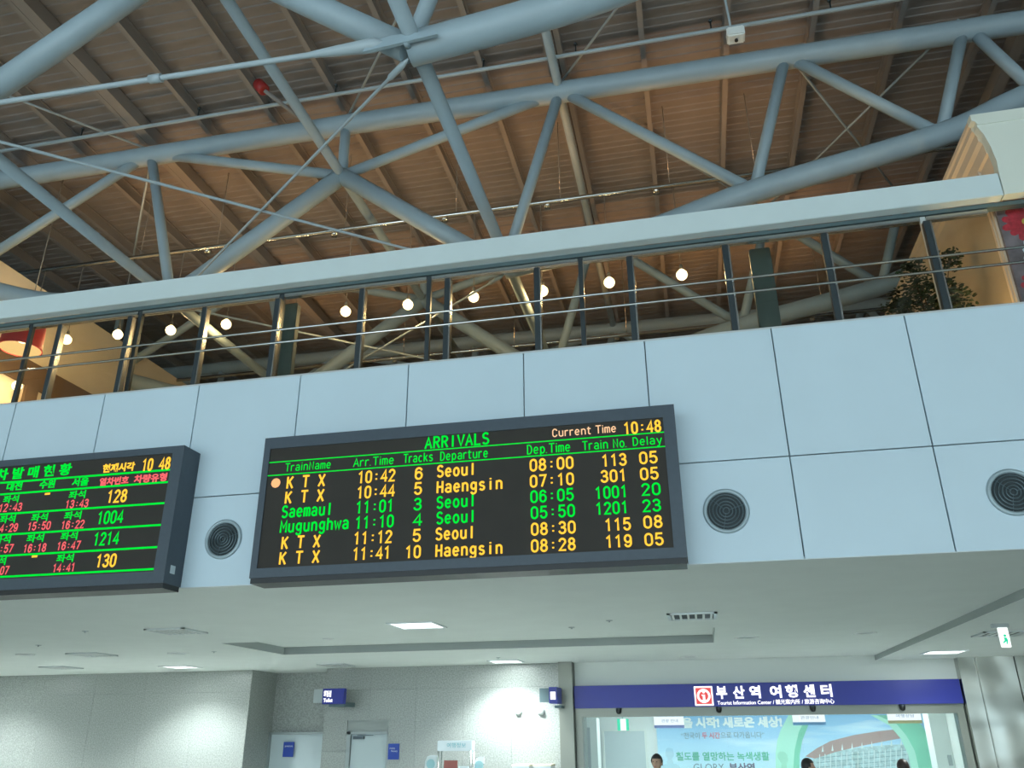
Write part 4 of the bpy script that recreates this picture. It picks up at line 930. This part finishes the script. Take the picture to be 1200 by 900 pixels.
# ------------------------------------------------------------------ ceiling fittings of the lower concourse
def ceil_light(px, py, lit, lab, sx=0.6, sy=0.62, wash=0, zc=ZB, e=0, X=None):
    p = onZ(px, py, zc)
    t = empty('ceiling_light', (p.x, p.y, zc), lab, 'ceiling light', 'square lit ceiling panels' if lit else None)
    bm = bmesh.new(); h = sx/2+0.03; k = sy/2+0.03
    for a, b, c, d in ((-h, h, -k, -sy/2), (-h, h, sy/2, k), (-h, -sx/2, -sy/2, sy/2), (sx/2, h, -sy/2, sy/2)): box(bm, p.x+a, p.x+b, p.y+c, p.y+d, zc-0.015, zc+0.001)
    build('frame', bm, m_lgrey, t)
    build('diffuser', B(p.x-sx/2, p.x+sx/2, p.y-sy/2, p.y+sy/2, zc-0.006, zc-0.001), m_fix, t)
    L = bpy.data.lights.new('panel_lamp', 'AREA'); L.shape = 'RECTANGLE'; L.size = sx; L.size_y = sy; L.energy = e; L.color = (0.88, 1, 0.98)
    lo = bpy.data.objects.new('panel_lamp', L); link(lo, t); lo.location = (0, 0, -0.02)
    if wash:
        L = bpy.data.lights.new('wall_washer', 'SPOT'); L.energy = wash; L.color = (0.90, 1, 0.99); L.spot_size = math.radians(118); L.spot_blend = 0.7; L.shadow_soft_size = 0.12
        lo = bpy.data.objects.new('wall_washer', L); link(lo, t); lo.location = (0, -0.3, -0.03); lo.rotation_euler = (math.radians(14), 0, 0)
    return t
ceil_light(489, 732.5, True, 'bright square ceiling panel below the arrivals board', e=110)
ceil_light(593, 775, True, 'bright square ceiling panel just before the centre granite wall', wash=720, e=30)
ceil_light(212, 781.5, True, 'bright square ceiling panel just before the left granite wall', wash=720, e=30)
ceil_light(1106, 764, True, 'bright square ceiling panel above the right end of the fascia', zc=ZC, wash=420, e=30)
q = onZ(-60, 790, ZB)
ceil_light(-45, 786, True, 'bright square ceiling panel outside the left edge', wash=720, e=30)
# textured square diffusers (unlit)
def diffuser(px, py, lab, w=0.62, zc=ZB):
    p = onZ(px, py, zc); t = empty('air_diffuser', (p.x, p.y, zc), lab, 'air diffuser', 'square slatted ceiling diffusers')
    bm = bmesh.new(); h = w/2
    for a, b, c, d in ((-h, h, -h, -h+.04), (-h, h, h-.04, h), (-h, -h+.04, -h, h), (h-.04, h, -h, h)): box(bm, p.x+a, p.x+b, p.y+c, p.y+d, zc-0.02, zc+0.001)
    build('frame', bm, m_lgrey, t)
    build('backing', B(p.x-h+.04, p.x+h-.04, p.y-h+.04, p.y+h-.04, zc-0.004, zc-0.001), m_ventdark, t)
    n = 6
    for i in range(n):
        x = p.x-h+0.07+i*(w-0.14)/(n-1)
        build('slat', B(x-0.014, x+0.014, p.y-h+.04, p.y+h-.04, zc-0.018, zc-0.006), m_white, t)
diffuser(207, 739, 'slatted diffuser nearest the left board'); diffuser(108, 766.5, 'slatted diffuser low at the left'); diffuser(72, 782, 'slatted diffuser against the left granite wall')
diffuser(811, 721.5, 'slatted grille below the right corner of the arrivals board'); diffuser(394, 779, 'slatted diffuser above the lit corner sign'); diffuser(1172, 742, 'slatted diffuser behind the hanging exit sign', zc=ZC)
def ring(px, py, lab, r=0.16, zc=ZB):
    p = onZ(px, py, zc); t = empty('downlight', (p.x, p.y, zc), lab, 'downlight', 'round unlit ceiling downlights')
    build('rim', lathe(bmesh.new(), (p.x, p.y, zc), [(r+.03,0),(r+.03,-0.012),(r,-0.015),(r-.01,-0.001)], 'Z', 28), m_white, t)
    build('reflector', lathe(bmesh.new(), (p.x, p.y, zc), [(r-.012,-0.002),(r*.5,-0.006),(0,-0.003)], 'Z', 28), m_grey, t)
ring(209, 765.5, 'round downlight left of the coffer'); ring(875, 747, 'round downlight right of the coffer'); ring(1014, 741.5, 'round downlight nearer the ceiling step', 0.14); ring(808, 769.5, 'round downlight just before the blue fascia'); ring(30, 767, 'round downlight near the left edge', .13)
ring(385, 748.5, 'round detector plate in front of the coffer', 0.06)
for px, py, lb in ((100, 739.5, 'small sprinkler head left of the ceiling'), (251, 763.5, 'small sprinkler head at the left end of the coffer'), (714, 727, 'small sprinkler head below the board bottom'), (584, 770.5, 'small dark sensor beside the centre bright panel'), (936, 800, 'x'), (670, 735, 'small sprinkler head in the middle of the ceiling'), (45, 756, 'small sprinkler head far left')):
    if lb == 'x': continue
    p = onZ(px, py, ZB); t = empty('sprinkler', (p.x, p.y, ZB), lb, 'sprinkler', 'small ceiling sprinklers')
    build('plate', lathe(bmesh.new(), (p.x, p.y, ZB), [(0.045,0),(0.045,-0.006),(0,-0.008)], 'Z', 16), m_grey, t)
    build('nozzle', lathe(bmesh.new(), (p.x, p.y, ZB), [(0.010,-0.006),(0.010,-0.02),(0.016,-0.022),(0,-0.024)], 'Z', 12), m_grey, t)
# hanging exit sign at the right
p = onZ(1171, 731, ZC)
t = empty('exit_sign', (p.x, p.y, ZC), 'white exit sign hanging from the ceiling at the far right', 'exit sign')
build('mount', B(p.x-0.10, p.x+0.10, p.y-0.04, p.y+0.04, ZC-0.05, ZC, 0.005), m_grey, t)
build('lit_box', B(p.x-0.045, p.x+0.075, p.y-0.04, p.y-0.005, ZC-0.30, ZC-0.05, 0.006), m_exitw, t)
bm = bmesh.new(); lathe(bm, (p.x+0.02, p.y-0.041, ZC-0.155), [(0.016,0),(0.016,-0.003),(0,-0.003)], 'Y', 12)
prism(bm, [(p.x+.0, ZC-.175), (p.x+.035, ZC-.18), (p.x+.045, ZC-.215), (p.x+.03, ZC-.26), (p.x+.018, ZC-.26), (p.x+.025, ZC-.225), (p.x-.012, ZC-.25), (p.x-.02, ZC-.24), (p.x+.008, ZC-.21)], p.y-0.044, p.y-0.041)
build('running_figure', bm, m_exit, t)

# ------------------------------------------------------------------ people inside the opening
m_skin = mat('skin', (0.48, 0.30, 0.21), 0.6); m_hair = mat('black_hair', (0.012, 0.010, 0.010), 0.5); m_hair2 = mat('brown_black_hair', (0.035, 0.018, 0.014), 0.5)
m_sh = [mat('shirt_white', (0.70, 0.72, 0.75)), mat('shirt_dark', (0.03, 0.035, 0.05)), mat('shirt_grey', (0.25, 0.27, 0.30))]
m_tro = mat('trousers_dark', (0.02, 0.022, 0.03)); m_shoe = mat('shoe', (0.01, 0.01, 0.01))
m_eye = mat('eye', (0.01, 0.008, 0.006), 0.3); m_lip = mat('lip', (0.35, 0.14, 0.12))
def person(px, py, Y, heading, shirt, hair, lab):
    p = onY(px, py, Y); s = p.z/1.779
    # skeleton joints (x right, y forward, z up)
    J = [('pelvis',0,0,.95,.135,.10),('waist',0,0,1.10,.125,.09),('chest',0,0.0,1.30,.155,.105),('neckb',0,-.01,1.45,.07,.065),('neck',0,.0,1.52,.052,.052),('neckt',0,.01,1.57,.05,.05)]
    V = []; E = []; Rr = []
    def add(x, y, z, rx, ry, par=None):
        V.append((x*s, y*s, z*s)); Rr.append((rx*s, ry*s)); i = len(V)-1
        if par is not None: E.append((par, i))
        return i
    pel = add(0,0,.95,.15,.11); wa = add(0,0,1.10,.135,.095,pel); ch = add(0,0,1.30,.165,.11,wa); nb = add(0,-.01,1.44,.085,.07,ch); nk = add(0,.0,1.50,.064,.062,nb); add(0,.01,1.57,.06,.06,nk)
    for sd in (-1, 1):
        sh = add(sd*.17,0,1.40,.062,.06,ch); el = add(sd*.23,-.02,1.13,.045,.045,sh); wr = add(sd*.24,.06,.89,.028,.032,el); ha = add(sd*.24,.08,.84,.020,.038,wr)
        pm = add(sd*.24,.09,.79,.016,.036,ha)
        for k in range(4): 
            f1 = add(sd*.24,.06+.02*k,.745,.009,.009,pm); add(sd*(.235),.062+.022*k,.70+(.006 if k in (0,3) else 0),.008,.008,f1)
        th = add(sd*.225,.125,.80,.010,.010,ha); add(sd*.22,.14,.765,.009,.009,th)
        hp = add(sd*.09,0,.88,.09,.095,pel); kn = add(sd*.10,.01,.49,.058,.06,hp); an = add(sd*.10,-.02,.09,.038,.04,kn); add(sd*.105,.12,.04,.04,.03,an)
    me = bpy.data.meshes.new('b'); me.from_pydata(V, E, []); ob = bpy.data.objects.new('b', me); COL.objects.link(ob)
    sk = ob.modifiers.new('s', 'SKIN'); sk.use_smooth_shade = True
    for i, r in enumerate(Rr): me.skin_vertices[0].data[i].radius = r
    me.skin_vertices[0].data[0].use_root = True
    ob.modifiers.new('u', 'SUBSURF').levels = 1
    dg = bpy.context.evaluated_depsgraph_get(); dg.update(); m2 = bpy.data.meshes.new_from_object(ob.evaluated_get(dg))
    bm = bmesh.new(); bm.from_mesh(m2); bpy.data.objects.remove(ob); bpy.data.meshes.remove(m2)
    for f in bm.faces:
        c = f.calc_center_median()/s; f.smooth = True
        f.material_index = 1 if (c.z > .93 and c.z < 1.47) and not (abs(c.x) > .19 and c.z < .90) else (2 if c.z > .09 and abs(c.x) < .19 and c.z <= .93 else (3 if c.z <= .09 else 0))
        if abs(c.x) > .2 and c.z < 0.92: f.material_index = 0
    # head
    hz = 1.645*s; nb_ = len(bm.verts)
    r = bmesh.ops.create_uvsphere(bm, u_segments=28, v_segments=20, radius=1)
    for v in r['verts']:
        x, y, z = v.co; w = .077*(1-.16*max(0, -z)**1.5); 
        yy = y*.095 + (0.012*max(0, -z) if y > 0 else 0.006*z)
        if y > .5 and abs(x) < .25 and -.35 < z < .1: yy += .022*(1-abs(x)/.25)*(1-abs(z+.15)/.25 if abs(z+.15) < .25 else 0)      # nose
        if y > .5 and .05 < z < .3 and .2 < abs(x) < .6: yy -= .006                                                          # eye sockets
        v.co = Vector((x*w*s, yy*s, z*.115*s+hz))
    for sd in (-1, 1):
        bmesh.ops.create_uvsphere(bm, u_segments=10, v_segments=8, radius=1, matrix=Matrix.Translation((sd*.078*s, -.005*s, hz-.01*s)) @ Matrix.Diagonal((.012*s, .02*s, .033*s, 1)))
    for f in bm.faces: f.smooth = True
    t = empty('person', (p.x, Y, 0), lab, 'person')
    t.rotation_euler = (0, 0, heading)
    def loc(name, b, m, par=t):
        me = bpy.data.meshes.new(name); b.to_mesh(me); b.free()
        for q in (m if isinstance(m, list) else [m]): me.materials.append(q)
        o = bpy.data.objects.new(name, me); link(o, par); return o
    body = loc('body', bm, [m_skin, shirt, m_tro, m_shoe])
    bm = bmesh.new()
    for sd in (-1, 1): bmesh.ops.create_uvsphere(bm, u_segments=10, v_segments=8, radius=1, matrix=Matrix.Translation((sd*.031*s, .088*s, hz+.012*s)) @ Matrix.Diagonal((.013*s, .006*s, .006*s, 1)))
    loc('eyes', bm, m_eye)
    bm = bmesh.new(); bmesh.ops.create_uvsphere(bm, u_segments=12, v_segments=8, radius=1, matrix=Matrix.Translation((0, .094*s, hz-.058*s)) @ Matrix.Diagonal((.024*s, .007*s, .007*s, 1)))
    loc('mouth', bm, m_lip)
    bm = bmesh.new(); r = bmesh.ops.create_uvsphere(bm, u_segments=32, v_segments=24, radius=1)
    for v in r['verts']:
        x, y, z = v.co; j = 1+random.uniform(-.02, .02)
        v.co = Vector((x*.096*s*j, (y*.108-.010)*s*j, z*.122*s*j+hz+.012*s))
    cut = [v for v in bm.verts if (v.co.y > .045*s and v.co.z < hz+.045*s) or v.co.z < hz-.06*s or (v.co.y > .0 and v.co.z < hz-.01*s)]
    bmesh.ops.delete(bm, geom=cut, context='VERTS')
    for f in bm.faces: f.smooth = True
    loc('hair', bm, hair)
    return t
person(769, 883, 15.6, PI-0.3, m_sh[0], m_hair, 'black haired person facing out, below the left hanging card')
person(946, 888, 15.8, -PI/2, m_sh[1], m_hair, 'dark haired person in profile facing right, before the mural building')
person(1056.5, 889, 16.0, 0.2, m_sh[2], m_hair2, 'brown black haired person near the right green arch')
